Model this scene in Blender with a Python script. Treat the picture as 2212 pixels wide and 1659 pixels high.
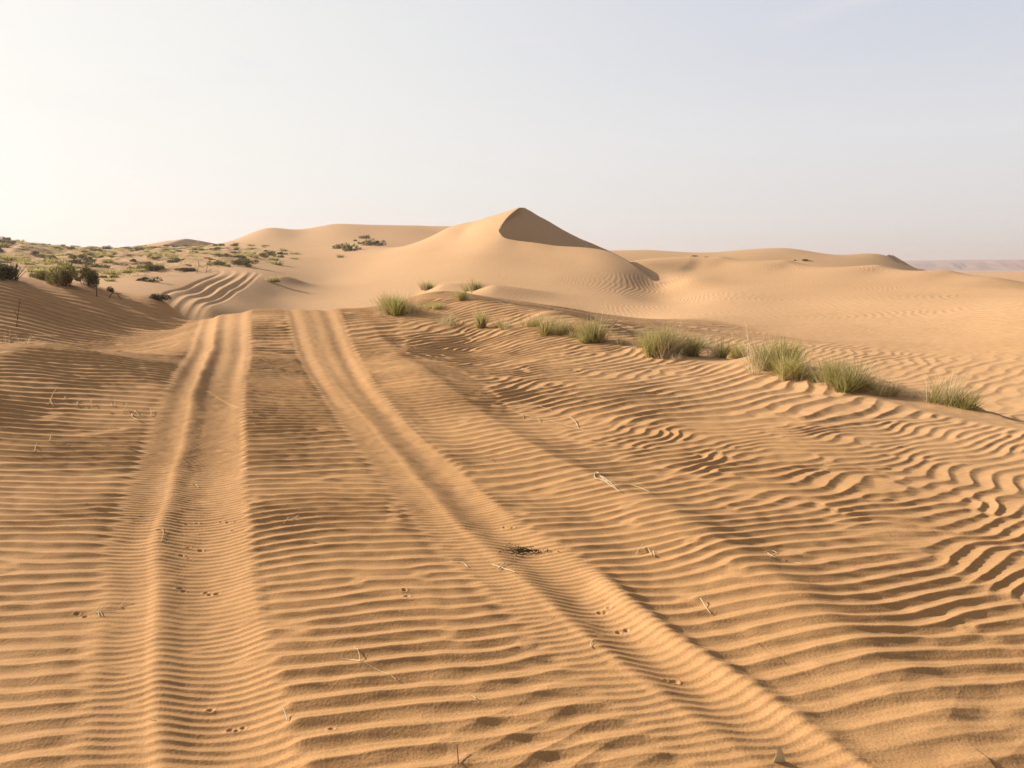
import bpy, math, random, time
import numpy as np
from mathutils import Vector, Matrix

T0 = time.time()
random.seed(7)
RNG = np.random.default_rng(11)
for o in list(bpy.data.objects):
    bpy.data.objects.remove(o, do_unlink=True)
S = bpy.context.scene
COL = S.collection

# ------------------------------------------------------------------ camera
CAM_H = 1.5
PITCH = math.radians(8.4)
FPX = 788.0                                   # focal length in pixels of a 1024 px wide frame
cam = bpy.data.cameras.new('camera')
cam.sensor_width = 36.0
cam.lens = 36.0 * FPX / 1024.0
cam.clip_start = 0.05
cam.clip_end = 30000.0
camo = bpy.data.objects.new('camera', cam)
COL.objects.link(camo)
camo.location = (0, 0, CAM_H)
camo.rotation_euler = (math.radians(90) - PITCH, 0, 0)
S.camera = camo

# ------------------------------------------------------------------ sky, sun, exposure
SUN_AZ = math.radians(-65)                    # left of the viewing direction (+Y)
SUN_EL = math.radians(21)
w = bpy.data.worlds.new('World')
S.world = w
w.use_nodes = True
nt = w.node_tree
for n in list(nt.nodes):
    nt.nodes.remove(n)
def wn(t, **k):
    n = nt.nodes.new(t)
    for a, b in k.items():
        setattr(n, a, b)
    return n
EXPOSURE = 0.86
def lin(r, g, b, k=1.0):
    f = lambda c: (c / 255.0 / 12.92) if c <= 10 else ((c / 255.0 + 0.055) / 1.055) ** 2.4
    e = k / 2 ** EXPOSURE
    return (f(r) * e, f(g) * e, f(b) * e, 1.0)
def link(a_, b_):
    nt.links.new(a_, b_)
def wmath(op, a_, b_=None, clamp=False):
    n = wn('ShaderNodeMath', operation=op, use_clamp=clamp)
    for i, q in enumerate((a_, b_)):
        if q is None: continue
        if isinstance(q, (int, float)): n.inputs[i].default_value = q
        else: link(q, n.inputs[i])
    return n.outputs[0]
sky = wn('ShaderNodeTexSky', sky_type='NISHITA', sun_disc=False, sun_elevation=SUN_EL, sun_rotation=SUN_AZ)
sky.altitude = 200.0
sky.air_density = 1.0
sky.dust_density = 3.0
sky.ozone_density = 1.5
hs = wn('ShaderNodeHueSaturation')
hs.inputs['Saturation'].default_value = 0.45
hs.inputs['Value'].default_value = 0.10
link(sky.outputs[0], hs.inputs['Color'])
tc = wn('ShaderNodeTexCoord')
sep = wn('ShaderNodeSeparateXYZ'); link(tc.outputs['Generated'], sep.inputs[0])
zz = wmath('MAXIMUM', sep.outputs['Z'], 0.0)
ramp = wn('ShaderNodeValToRGB'); link(zz, ramp.inputs[0])
cr0 = ramp.color_ramp
stops = [(0.0, lin(226, 221, 217)), (0.06, lin(229, 227, 226)), (0.15, lin(228, 229, 233)), (0.24, lin(214, 219, 230)), (0.32, lin(206, 213, 228)),
         (0.42, lin(152, 160, 178)), (0.6, lin(86, 89, 97)), (1.0, lin(52, 54, 62))]
cr0.elements[0].position, cr0.elements[0].color = stops[0]
cr0.elements[1].position, cr0.elements[1].color = stops[-1]
for p_, c_ in stops[1:-1]:
    e_ = cr0.elements.new(p_); e_.color = c_
# dusty air glows towards the sun
dot = wn('ShaderNodeVectorMath', operation='DOT_PRODUCT')
link(tc.outputs['Generated'], dot.inputs[0])
dot.inputs[1].default_value = (math.sin(SUN_AZ) * math.cos(0.12), math.cos(SUN_AZ) * math.cos(0.12), math.sin(0.12))
mr = wn('ShaderNodeMapRange', interpolation_type='SMOOTHSTEP'); link(dot.outputs['Value'], mr.inputs[0])
mr.inputs[1].default_value = -0.10; mr.inputs[2].default_value = 1.05
mr.inputs[3].default_value = 0.0; mr.inputs[4].default_value = 1.0
mixw = wn('ShaderNodeMix', data_type='RGBA'); link(mr.outputs[0], mixw.inputs[0]); link(ramp.outputs[0], mixw.inputs[6])
mixw.inputs[7].default_value = lin(247, 246, 239, 1.0)
# a few thin streaks of cirrus
mp = wn('ShaderNodeMapping'); link(tc.outputs['Generated'], mp.inputs[0])
mp.inputs['Rotation'].default_value = (0, math.radians(-14), math.radians(0))
mp.inputs['Scale'].default_value = (2.2, 1.0, 16.0)
mp.inputs['Location'].default_value = (0.4, 2.0, 1.3)
nz = wn('ShaderNodeTexNoise'); link(mp.outputs[0], nz.inputs['Vector'])
nz.inputs['Scale'].default_value = 1.6; nz.inputs['Detail'].default_value = 5; nz.inputs['Roughness'].default_value = 0.6
mr2 = wn('ShaderNodeMapRange', interpolation_type='SMOOTHSTEP'); link(nz.outputs[0], mr2.inputs[0])
mr2.inputs[1].default_value = 0.52; mr2.inputs[2].default_value = 0.72; mr2.inputs[4].default_value = 0.8
hi = wn('ShaderNodeMapRange'); link(zz, hi.inputs[0]); hi.inputs[1].default_value = 0.14; hi.inputs[2].default_value = 0.26
# two long faint streaks high on the right
def streak(x0, z0, slope, wid, xa, xb, k):
    line = wmath('ADD', wmath('MULTIPLY', wmath('SUBTRACT', sep.outputs['X'], x0), slope), z0)
    q = wmath('DIVIDE', wmath('SUBTRACT', wmath('ADD', sep.outputs['Z'], wmath('MULTIPLY', nz.outputs[0], 0.03)), wmath('ADD', line, 0.015)), wid)
    g_ = wmath('POWER', 2.718, wmath('MULTIPLY', wmath('MULTIPLY', q, q), -1.0))
    r_ = wn('ShaderNodeMapRange', interpolation_type='SMOOTHSTEP'); link(sep.outputs['X'], r_.inputs[0]); r_.inputs[1].default_value = xa; r_.inputs[2].default_value = xb
    nn = wmath('MULTIPLY', nz.outputs[0], k)
    return wmath('MULTIPLY', wmath('MULTIPLY', g_, r_.outputs[0]), nn)
st = wmath('ADD', streak(0.31, 0.268, 0.20, 0.010, 0.20, 0.36, 0.9), streak(0.47, 0.296, 0.14, 0.012, 0.40, 0.52, 1.1))
st = wmath('MULTIPLY', st, wmath('GREATER_THAN', sep.outputs['Y'], 0.0))
cf = wmath('ADD', wmath('MULTIPLY', mr2.outputs[0], hi.outputs[0]), st, True)
mixc = wn('ShaderNodeMix', data_type='RGBA'); link(cf, mixc.inputs[0]); link(mixw.outputs[2], mixc.inputs[6])
mixc.inputs[7].default_value = lin(232, 230, 236)
az = wn('ShaderNodeMapRange', interpolation_type='SMOOTHSTEP'); link(dot.outputs['Value'], az.inputs[0])
az.inputs[1].default_value = -0.85; az.inputs[2].default_value = -0.18; az.inputs[3].default_value = 0.12; az.inputs[4].default_value = 1.0
scb = wn('ShaderNodeVectorMath', operation='SCALE'); link(mixc.outputs[2], scb.inputs[0]); link(az.outputs[0], scb.inputs['Scale'])
mixn = wn('ShaderNodeMix', data_type='RGBA'); mixn.inputs[0].default_value = 0.90
link(hs.outputs[0], mixn.inputs[6]); link(scb.outputs[0], mixn.inputs[7])
sc_ = wn('ShaderNodeVectorMath', operation='SCALE'); link(mixn.outputs[2], sc_.inputs[0]); sc_.inputs['Scale'].default_value = 10.0
bg = wn('ShaderNodeBackground')
bg.inputs['Strength'].default_value = 0.10
wo = wn('ShaderNodeOutputWorld')
link(sc_.outputs[0], bg.inputs['Color'])
link(bg.outputs[0], wo.inputs['Surface'])

sl = bpy.data.lights.new('sun', 'SUN')
sl.energy = 4.2
sl.angle = math.radians(0.5)
sl.color = (1.0, 0.89, 0.768)
so = bpy.data.objects.new('sun', sl)
COL.objects.link(so)
sdir = Vector((math.sin(SUN_AZ) * math.cos(SUN_EL), math.cos(SUN_AZ) * math.cos(SUN_EL), math.sin(SUN_EL)))
so.rotation_euler = (-sdir).to_track_quat('-Z', 'Y').to_euler()
so.location = (-30, 30, 40)

S.view_settings.view_transform = 'Standard'
S.view_settings.look = 'None'
S.view_settings.gamma = 1.0
S.view_settings.exposure = EXPOSURE

# ------------------------------------------------------------------ helpers
HOR = 578.0                                   # horizon row of the survey sketch (2212 px wide)
KPX = 1024.0 / 2212.0
def ray(u, v):
    xc = (u * KPX - 512.0) / FPX
    yc = (384.0 - v * KPX) / FPX
    return (xc, math.cos(PITCH) + yc * math.sin(PITCH), -math.sin(PITCH) + yc * math.cos(PITCH))
def at(u, v, Y):
    """point at forward distance Y seen in direction (u, v)"""
    d = ray(u, v)
    k = Y / d[1]
    return (d[0] * k, Y, CAM_H + d[2] * k)
def on(u, v, z=0.0):
    """point on the level z seen in direction (u, v)"""
    d = ray(u, v)
    k = (z - CAM_H) / d[2]
    return (d[0] * k, d[1] * k, z)
def sstep(a, b, x):
    t = np.clip((x - a) / (b - a), 0, 1)
    return t * t * (3 - 2 * t)

# ------------------------------------------------------------------ noise tiles (numpy FFT)
def spectrum_tile(n, size, filt, seed):
    r = np.random.default_rng(seed)
    f = np.fft.fftfreq(n, size / n)
    kx, ky = np.meshgrid(f, f, indexing='xy')
    spec = np.fft.fft2(r.standard_normal((n, n))) * filt(kx, ky)
    t = np.fft.ifft2(spec)
    return t / np.sqrt(np.mean(np.abs(t) ** 2))
def smooth_tile(n, size, scale, seed):
    t = np.real(spectrum_tile(n, size, lambda kx, ky: np.exp(-(kx ** 2 + ky ** 2) * (scale ** 2) * 2.0), seed))
    t = t / t.std()
    return t.astype(np.float32)
def sample(tile, size, x, y):
    n = tile.shape[0]
    fx = (x / size) % 1.0 * n
    fy = (y / size) % 1.0 * n
    ix = np.floor(fx).astype(np.int32); iy = np.floor(fy).astype(np.int32)
    tx = (fx - ix).astype(np.float32); ty = (fy - iy).astype(np.float32)
    ix %= n; iy %= n
    jx = (ix + 1) % n; jy = (iy + 1) % n
    return (tile[iy, ix] * (1 - tx) + tile[iy, jx] * tx) * (1 - ty) + (tile[jy, ix] * (1 - tx) + tile[jy, jx] * tx) * ty
def ripple_tile(n, size, lam, ang, spread_k, spread_a, seed, relax=14):
    """complex band of waves; its phase grows along the direction ang"""
    k0 = 1.0 / lam
    f = np.fft.fftfreq(n, size / n)
    kx, ky = np.meshgrid(f, f, indexing='xy')
    k = np.hypot(kx, ky)
    a = (np.arctan2(ky, kx) - ang + np.pi) % (2 * np.pi) - np.pi
    F = (np.exp(-((k - k0) / (spread_k * k0)) ** 2 / 2) * np.exp(-(a / spread_a) ** 2 / 2)).astype(np.float32)
    r = np.random.default_rng(seed)
    c = np.fft.ifft2(np.fft.fft2(r.standard_normal((n, n))) * F)
    for _ in range(relax):
        c = c / (np.abs(c) + 0.15 * np.sqrt(np.mean(np.abs(c) ** 2)))
        c = np.fft.ifft2(np.fft.fft2(c) * F)
    return (c / np.sqrt(np.mean(np.abs(c) ** 2))).astype(np.complex64)
def ripple(tile, size, x, y, lee=0.30, pw=1.7, thr=0.5):
    c = sample(tile, size, x, y)
    t = (np.angle(c) / (2 * np.pi)) % 1.0
    a = sstep(0.05, thr, np.abs(c))
    h = np.where(t < lee, (1 - np.clip(t / lee, 0, 1)) ** pw, np.clip((t - lee) / (1 - lee), 0, 1) ** 1.25)
    return ((h - 0.42) * a).astype(np.float32)

N64 = smooth_tile(512, 64.0, 7.0, 1)           # broad swells
N16 = smooth_tile(512, 16.0, 1.3, 2)
NZ = smooth_tile(512, 16.0, 0.5, 6)          # dips of half a metre
N6 = smooth_tile(512, 6.0, 0.10, 3)            # small lumps
W3 = smooth_tile(512, 24.0, 0.9, 7); W4 = smooth_tile(512, 24.0, 0.9, 8)
W1 = smooth_tile(512, 24.0, 2.6, 4)
W2 = smooth_tile(512, 24.0, 2.6, 5)

# ------------------------------------------------------------------ broad terrain: surveyed heights, thin plate spline in (azimuth, log distance)
SURVEY = []
def cp(u, v, Y):
    SURVEY.append(at(u, v, Y))
def cz(x, y, z):
    SURVEY.append((x, y, z))
for r in (0.3, 0.8, 1.6, 2.6, 4.0):
    for a in (-150, -110, -75, -48, -28, -10, 10, 28, 48, 75, 110, 150, 180):
        cz(r * math.sin(math.radians(a)), r * math.cos(math.radians(a)), 0.0)
for r in (6.0, 8.5):
    for a in (-150, -110, -75, 75, 110, 150, 180, -22, -8, 8, 22):
        cz(r * math.sin(math.radians(a)), r * math.cos(math.radians(a)), 0.0)
for r in (16, 40, 120, 400, 2000, 4500):
    for a in (-150, -110, 110, 150, 180):
        cz(r * math.sin(math.radians(a)), r * math.cos(math.radians(a)), 0.0)
for r in (14, 40, 120, 300):
    cz(-r * 0.94, r * 0.34, 0.3); cz(r * 0.94, r * 0.34, 0.0)
# plateau
for u, v, Y in ((400, 740, 16), (600, 740, 16), (800, 740, 16), (1000, 740, 16), (500, 800, 12), (900, 800, 12), (1200, 800, 12)):
    x, y, z = at(u, v, Y); cz(x, y, 0.0)
cz(-7.4, 11.0, 0.10); cz(-4.5, 8.0, 0.0); cz(-9.0, 9.0, 0.1)
for u, Y in ((390, 25), (500, 24.9), (620, 24.7), (720, 24.8), (820, 25)):
    cp(u, 680, Y)
cp(910, 668, 26.5); cp(1000, 661, 27); cp(1100, 668, 26.6); cp(1200, 675, 26); cp(1300, 682, 25.2); cp(1400, 687, 24.4)
for u in (400, 500, 600, 700, 800, 900):
    x, y, z = at(u, 680, 30); cz(x, y, -1.2)
for u in (1000, 1100, 1200, 1300):
    x, y, z = at(u, 680, 32); cz(x, y, -0.95)
x, y, z = at(1400, 680, 31); cz(x, y, -0.6)
# rise behind, left
cp(450, 670, 34); cp(520, 672, 38); cp(600, 674, 43); cp(700, 672, 46); cp(800, 668, 45); cp(900, 660, 43)
cp(440, 640, 41); cp(500, 630, 46); cp(600, 640, 52); cp(560, 600, 58); cp(560, 588, 65); cp(480, 592, 58)
# hillock at left with the bushes behind
for u, v, Y in ((-200, 585, 21), (5, 600, 22.3), (95, 614, 23.2), (185, 616, 24), (259, 632, 24.8), (327, 637, 25.3), (365, 655, 25.2)):
    cp(u, v, Y)
for u, v, Y in ((-200, 705, 16.8), (5, 695, 18.2), (150, 690, 20.3), (280, 690, 22.0), (350, 692, 22.6)):
    cp(u, v, Y)
for u, v, Y in ((0, 606, 29), (150, 618, 31), (260, 640, 32), (350, 655, 33)):
    cp(u, v + 4, Y)
for u, v, Y in ((300, 600, 46), (100, 590, 50), (-150, 585, 50), (400, 610, 46), (250, 570, 75), (100, 560, 85), (0, 555, 85), (400, 560, 88), (500, 560, 90), (600, 562, 95),
                (-20, 529, 112), (50, 530, 113), (0, 548, 106), (60, 548, 107.5), (-150, 546, 105), (120, 551, 115), (130, 538, 130), (300, 537, 160), (450, 529, 160), (500, 521, 165), (550, 540, 122), (650, 530, 135), (300, 548, 120), (180, 550, 115),
                (-250, 530, 112), (580, 492, 170), (540, 504, 168), (640, 496, 172), (720, 484, 178), (830, 486, 178), (900, 487, 176), (970, 489, 172), (1060, 500, 170),
                (650, 510, 155), (800, 510, 150), (800, 530, 125), (950, 502, 160), (720, 545, 116)):
    cp(u, v, Y)
# main dune, sunlit side
for u, v, Y in ((1130, 448, 95), (1118, 450, 95.5), (1100, 455.5, 96.3), (1050, 469.5, 98), (1000, 483, 100), (970, 491, 101.5),
                (1077, 497, 85), (1085, 510, 81.5), (1120, 520, 79), (1200, 530, 76), (1260, 534, 74.3), (1310, 541, 72.5), (1345, 557, 69), (1380, 580, 65), (1405, 602, 62), (1426, 621, 58),
                (1040, 500, 88), (1060, 530, 78), (1000, 500, 95), (1000, 530, 84),
                (1100, 640, 45), (1000, 625, 50), (1050, 600, 57), (1020, 565, 69), (900, 605, 61), (900, 555, 84), (800, 605, 68), (800, 565, 93), (700, 605, 74), (700, 562, 102), (950, 520, 94), (880, 530, 105),
                (1200, 600, 56), (1300, 600, 57), (1250, 562, 67), (1150, 550, 71.5), (1200, 640, 46), (1350, 640, 47), (1350, 605, 57.5), (1430, 650, 47), (1000, 655, 38), (1100, 660, 38.5), (1200, 666, 38.5), (1320, 675, 38), (1420, 680, 35)):
    cp(u, v, Y)
for u, Y, z in ((1110, 115, 4.5), (980, 120, 4.8), (860, 128, 4.9), (1230, 112, 3.5), (1310, 108, 2.5)):
    x, y, _ = at(u, 500, Y); cz(x, y, z)
# right dune: a low crest that falls to the right, steeper just under it
for u, v, Y in ((1400, 548.5, 81), (1480, 551.5, 80), (1480, 564, 76), (1480, 580, 70), (1490, 600, 60), (1560, 554, 78), (1560, 567, 74), (1560, 582, 68), (1560, 602, 58), (1700, 562, 72), (1700, 574, 68.5), (1700, 588, 62), (1700, 605, 54),
                (1900, 572, 62), (1900, 583, 59), (1900, 596, 53.5), (1900, 612, 46.5), (2050, 584, 54), (2050, 594, 51), (2050, 608, 45), (2150, 600, 46), (2150, 611, 42.5), (2300, 628, 38), (2500, 640, 34),
                (1500, 690, 24), (1700, 705, 22.5), (1900, 705, 21.5), (2100, 705, 19), (2350, 705, 15.5), (1550, 650, 40), (1700, 650, 38), (1900, 650, 33), (2100, 650, 29), (2250, 650, 24), (2400, 660, 21), (1550, 625, 49), (1750, 625, 45),
                (1550, 740, 17), (1750, 750, 15.8), (1950, 790, 12.7), (2150, 830, 10.6), (2350, 830, 10.0), (1490, 606, 57), (1480, 630, 51), (1480, 655, 43)):
    cp(u, v, Y)
for u, Y, z in ((1400, 100, 1.2), (1480, 97, 0.9), (1560, 95, 0.6), (1700, 88, 0.1), (1900, 77, -0.7), (2050, 68, -1.1), (2150, 64, -1.3), (2350, 62, -1.5)):
    x, y, _ = at(u, 600, Y); cz(x, y, z)
for u, v, Y in ((1310, 542, 160), (1400, 541, 160), (1540, 546, 160), (1600, 540.5, 160), (1700, 536.5, 160), (1760, 545, 158), (1800, 551, 157), (1900, 549, 156), (2000, 586, 160), (2200, 588, 160), (2500, 592, 160),
                (1540, 560, 130), (1700, 560, 130), (1850, 566, 130), (2000, 594, 130)):
    cp(u, v, Y)
for u in (1300, 1500, 1700, 1900, 2100, 2400):
    for Y, z in ((230, -1.0), (420, -1.6), (1200, -3.5), (4600, -5)):
        x, y, _ = at(u, 600, Y); cz(x, y, z)
for u in (-200, 100, 400, 700, 1000):
    for Y, z in ((240, 4.0), (420, 1.0), (1200, -3.5), (4600, -5)):
        x, y, _ = at(u, 600, Y); cz(x, y, z)

SV = np.array(SURVEY)
def pol(x, y):
    return np.stack([np.arctan2(x, y) * 3.0, np.log(np.hypot(x, y))], -1)
def tps_kernel(d2):
    return 0.5 * d2 * np.log(d2 + 1e-12)
SP = pol(SV[:, 0], SV[:, 1])
nS = len(SV)
D2 = ((SP[:, None] - SP[None]) ** 2).sum(-1)
A = np.zeros((nS + 3, nS + 3))
A[:nS, :nS] = tps_kernel(D2) + np.eye(nS) * 2e-4
A[:nS, nS:] = np.c_[np.ones(nS), SP]
A[nS:, :nS] = A[:nS, nS:].T
TW = np.linalg.solve(A, np.r_[SV[:, 2], 0, 0, 0])
def tps(q):
    d2 = ((q[:, None, :] - SP[None]) ** 2).sum(-1)
    return tps_kernel(d2) @ TW[:nS] + TW[nS] + q @ TW[nS + 1:]

# ------------------------------------------------------------------ polar grid of the whole desert floor
def geo(a, b, ratio):
    n = int(math.log(b / a) / math.log(ratio))
    return a * (b / a) ** (np.arange(n) / n)
RROW = np.concatenate([geo(0.35, 1.6, 1.025), geo(1.6, 28, 1.0017), geo(28, 110, 1.0017), geo(110, 220, 1.0036), geo(220, 300, 1.006), geo(300, 4500, 1.022), [4500.0]])
inner = np.linspace(-0.64, 0.64, 1260)
g1 = 0.64 + np.cumsum(0.0011 * 1.006 ** np.arange(205)); g2 = np.cumsum(0.0038 * 1.07 ** np.arange(56))
g = np.concatenate([g1, g1[-1] + g2 * (math.pi - g1[-1]) / g2[-1]])
TCOL = np.concatenate([-g[::-1], inner, g])
nr, nc = len(RROW), len(TCOL)
# coarse spline evaluation, then cubic upsampling
cr = np.linspace(math.log(0.3), math.log(4700), 420)
ct = np.concatenate([np.linspace(-math.pi, -0.72, 30)[:-1], np.linspace(-0.72, 0.72, 240), np.linspace(0.72, math.pi, 30)[1:]])
cq = np.stack(np.meshgrid(ct * 3.0, cr, indexing='xy'), -1).reshape(-1, 2)
cz_ = np.concatenate([tps(cq[i:i + 8000]) for i in range(0, len(cq), 8000)]).reshape(len(cr), len(ct))
# keep the ground behind the camera level
lev = sstep(1.75, 2.3, np.abs(ct))[None, :]
cz_ = cz_ * (1 - lev)
def cubic_axis(src, pos, axis):
    src = np.moveaxis(src, axis, 0)
    n = src.shape[0]
    i = np.clip(np.floor(pos).astype(int), 0, n - 2)
    t = (pos - i).reshape(-1, *([1] * (src.ndim - 1)))
    p0 = src[np.clip(i - 1, 0, n - 1)]; p1 = src[i]; p2 = src[i + 1]; p3 = src[np.clip(i + 2, 0, n - 1)]
    out = 0.5 * (2 * p1 + (p2 - p0) * t + (2 * p0 - 5 * p1 + 4 * p2 - p3) * t ** 2 + (3 * p1 - p0 - 3 * p2 + p3) * t ** 3)
    return np.moveaxis(out, 0, axis)
up = cubic_axis(cz_, np.interp(np.log(RROW), cr, np.arange(len(cr))), 0)
Z = cubic_axis(up, np.interp(TCOL, ct, np.arange(len(ct))), 1)
R2, T2 = np.meshgrid(RROW, TCOL, indexing='ij')
X = (R2 * np.sin(T2)); Y = (R2 * np.cos(T2))
print('grid', nr, nc, nr * nc, 'at', round(time.time() - T0, 1))

# ------------------------------------------------------------------ slip faces: sand at its angle of repose below a sharp crest
def densify(pts, step):
    out = []
    for a, b in zip(pts[:-1], pts[1:]):
        a = np.array(a); b = np.array(b)
        n = max(1, int(np.hypot(*(b - a)[:2]) / step))
        for i in range(n):
            out.append(a + (b - a) * i / n)
    out.append(np.array(pts[-1]))
    return np.array(out)
def catmull(pts, n):
    p = np.array(pts, float); m = len(p); out = []
    for i in range(m - 1):
        p0 = p[max(i - 1, 0)]; p1 = p[i]; p2 = p[i + 1]; p3 = p[min(i + 2, m - 1)]
        for t in np.linspace(0, 1, n, endpoint=False):
            out.append(0.5 * (2 * p1 + (p2 - p0) * t + (2 * p0 - 5 * p1 + 4 * p2 - p3) * t ** 2 + (3 * p1 - p0 - 3 * p2 + p3) * t ** 3))
    out.append(p[-1])
    return np.array(out)
def in_poly(px, py, poly):
    inside = np.zeros(px.shape, bool)
    n = len(poly); j = n - 1
    for i in range(n):
        xi, yi = poly[i]; xj, yj = poly[j]
        c = ((yi > py) != (yj > py)) & (px < (xj - xi) * (py - yi) / (yj - yi + 1e-12) + xi)
        inside ^= c
        j = i
    return inside
def slip_face(crest, closing, floor_fn, slope=0.62):
    """carve the lee side enclosed by the crest line and the closing points"""
    cr_ = np.array(crest)
    poly = np.vstack([cr_[:, :2], np.array(closing)])
    lo = poly.min(0); hi = poly.max(0)
    idx = np.nonzero((X > lo[0]) & (X < hi[0]) & (Y > lo[1]) & (Y < hi[1]))
    px = X[idx]; py = Y[idx]
    ins = in_poly(px, py, poly)
    idx = (idx[0][ins], idx[1][ins]); px = px[ins]; py = py[ins]
    best = np.full(px.shape, -1e9)
    for c in cr_:
        best = np.maximum(best, c[2] - slope * np.hypot(px - c[0], py - c[1]))
    fl = floor_fn(px, py, Z[idx])
    k = 0.25                                     # soft foot of the slope
    d = np.clip(0.5 + 0.5 * (best - fl) / k, 0, 1)
    z = fl * (1 - d) + best * d + k * d * (1 - d)
    Z[idx] = z
    return idx
crest = [at(1330, 548, 103), at(1270, 522, 101), at(1230, 503, 99.5), at(1180, 475, 97.5), at(1150, 459, 96), at(1130, 448, 95), at(1117, 461, 92), at(1095, 477, 88.5), at(1080, 490, 86), at(1077, 499, 84),
         at(1088, 511, 81), at(1120, 520, 79), at(1200, 530, 76), at(1260, 534, 74.3), at(1310, 541, 72.5), at(1345, 557, 69), at(1380, 580, 65), at(1405, 602, 62), at(1420, 617, 60)]
crest = catmull(crest, 8)
wob = np.interp(np.arange(len(crest)), np.arange(0, len(crest) + 4, 4), RNG.normal(0, 0.10, len(np.arange(0, len(crest) + 4, 4))))
crest[:, 0] += wob * 0.8
CLOSE = np.array([(11.7, 59.6), (13.6, 63), (15.0, 66), (17, 71), (18.5, 76), (19, 83), (19, 90), (17, 104)], float)
def zgrid(px, py):
    i = np.clip(np.searchsorted(RROW, np.hypot(px, py)), 0, nr - 1); j = np.clip(np.searchsorted(TCOL, np.arctan2(px, py)), 0, nc - 1)
    return Z[i, j]
FP = [(q[0], q[1], zgrid(*q)) for q in CLOSE] + [(4.5, 88, 1.5), (7.5, 88.5, 1.5), (10, 86, 1.6), (8, 93, 1.9), (11.9, 69.5, 1.85), (12.3, 65.8, 1.0), (12.5, 62.3, 0.5), (11.2, 74.5, 2.1), (8, 79, 1.5), (3, 82, 1.5), (13, 80, 2.3), (12, 58.5, 0.0)]
FP = np.array(FP)
def floor_main(px, py, z):
    n_ = len(FP)
    K_ = np.zeros((n_ + 3, n_ + 3)); D_ = ((FP[:, None, :2] - FP[None, :, :2]) ** 2).sum(-1) / 100
    K_[:n_, :n_] = tps_kernel(D_) + np.eye(n_) * 1e-3; K_[:n_, n_:] = np.c_[np.ones(n_), FP[:, :2] / 10]; K_[n_:, :n_] = K_[:n_, n_:].T
    W_ = np.linalg.solve(K_, np.r_[FP[:, 2], 0, 0, 0])
    out = W_[n_] + W_[n_ + 1] * px / 10 + W_[n_ + 2] * py / 10
    for i_ in range(n_):
        out = out + W_[i_] * tps_kernel(((px - FP[i_, 0]) ** 2 + (py - FP[i_, 1]) ** 2) / 100)
    d = np.full(px.shape, 1e9)
    for a_, b_ in zip(CLOSE[:-1], CLOSE[1:]):
        e = b_ - a_; L = np.hypot(*e); e = e / L
        t = np.clip((px - a_[0]) * e[0] + (py - a_[1]) * e[1], 0, L)
        d = np.minimum(d, np.hypot(px - a_[0] - e[0] * t, py - a_[1] - e[1] * t))
    k = sstep(0.0, 1.6, d)
    return z * (1 - k) + out * k
slip_face(densify(crest, 0.25), [tuple(q) for q in CLOSE], floor_main)

# lesser dunes far off: the pointed one at left, the one closing the right skyline, a tip on the far ridge
crest = catmull([at(300, 540, 264), at(326, 534, 262), at(350, 525, 260), at(368, 519, 257), at(378, 520.5, 254), at(404, 514.5, 250)], 5)
for c_ in crest:                                # its windward flank
    d = np.hypot(X - c_[0], Y - c_[1]); mk = (d < 60) & (Y > 150)
    Z[mk] = np.maximum(Z[mk], c_[2] - 0.20 * d[mk])
c0 = catmull([at(404, 514.5, 250), at(385, 520, 245), at(368, 527, 240), at(346, 537, 234)], 6)
slip_face(densify(c0, 0.5), [(c0[-1][0] + 22, 225), (c0[0][0] + 24, 252)], lambda px, py, z: np.minimum(z, 5.5))
c0 = catmull([at(1926, 549.5, 166), at(1915, 549.2, 158), at(1922, 558, 150), at(1938, 575, 142)], 6)
slip_face(densify(c0, 0.5), [(c0[-1][0] + 16, 140), (c0[0][0] + 26, 166)], lambda px, py, z: np.minimum(z, 1.2))

# ------------------------------------------------------------------ ridges, ruts, dips
def ridge(pts, lw, rw, sel=None):
    """pts: (x, y, h) along a crest walked away from the camera; lw, rw: how wide it falls off to its left and right"""
    p = np.array(pts)
    pad = max(lw, rw) * 3 + 0.2
    idx = np.nonzero((X > p[:, 0].min() - pad) & (X < p[:, 0].max() + pad) & (Y > p[:, 1].min() - pad) & (Y < p[:, 1].max() + pad))
    px = X[idx]; py = Y[idx]
    bd = np.full(px.shape, 1e9); bs = np.zeros(px.shape); bh = np.zeros(px.shape)
    for a_, b_ in zip(p[:-1], p[1:]):
        e = b_[:2] - a_[:2]; L = np.hypot(*e); e = e / L
        t = np.clip(((px - a_[0]) * e[0] + (py - a_[1]) * e[1]) / L, 0, 1)
        dx = px - a_[0] - e[0] * L * t; dy = py - a_[1] - e[1] * L * t
        d = np.hypot(dx, dy); sd = np.sign(e[0] * dy - e[1] * dx)          # +1 left of the walk
        k = d < bd
        bd[k] = d[k]; bs[k] = sd[k]; bh[k] = (a_[2] + (b_[2] - a_[2]) * t)[k]
    wd = np.where(bs > 0, lw, rw)
    q = np.clip(bd / wd, 0, 3)
    return idx, bh * np.exp(-q ** 1.6), bd * bs
def lift(pts, lw, rw):
    idx, dz, _ = ridge(pts, lw, rw)
    Z[idx] += dz
def L3(*uvh):
    return [(*on(u, v)[:2], h) for u, v, h in uvh][::-1] if on(*uvh[0][:2])[1] > on(*uvh[-1][:2])[1] else [(*on(u, v)[:2], h) for u, v, h in uvh]

NEAR = np.nonzero((R2 < 60) & (np.abs(T2) < 1.6))
r0 = int(np.searchsorted(RROW, 60.0)); r30 = int(np.searchsorted(RROW, 31.0))
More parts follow.
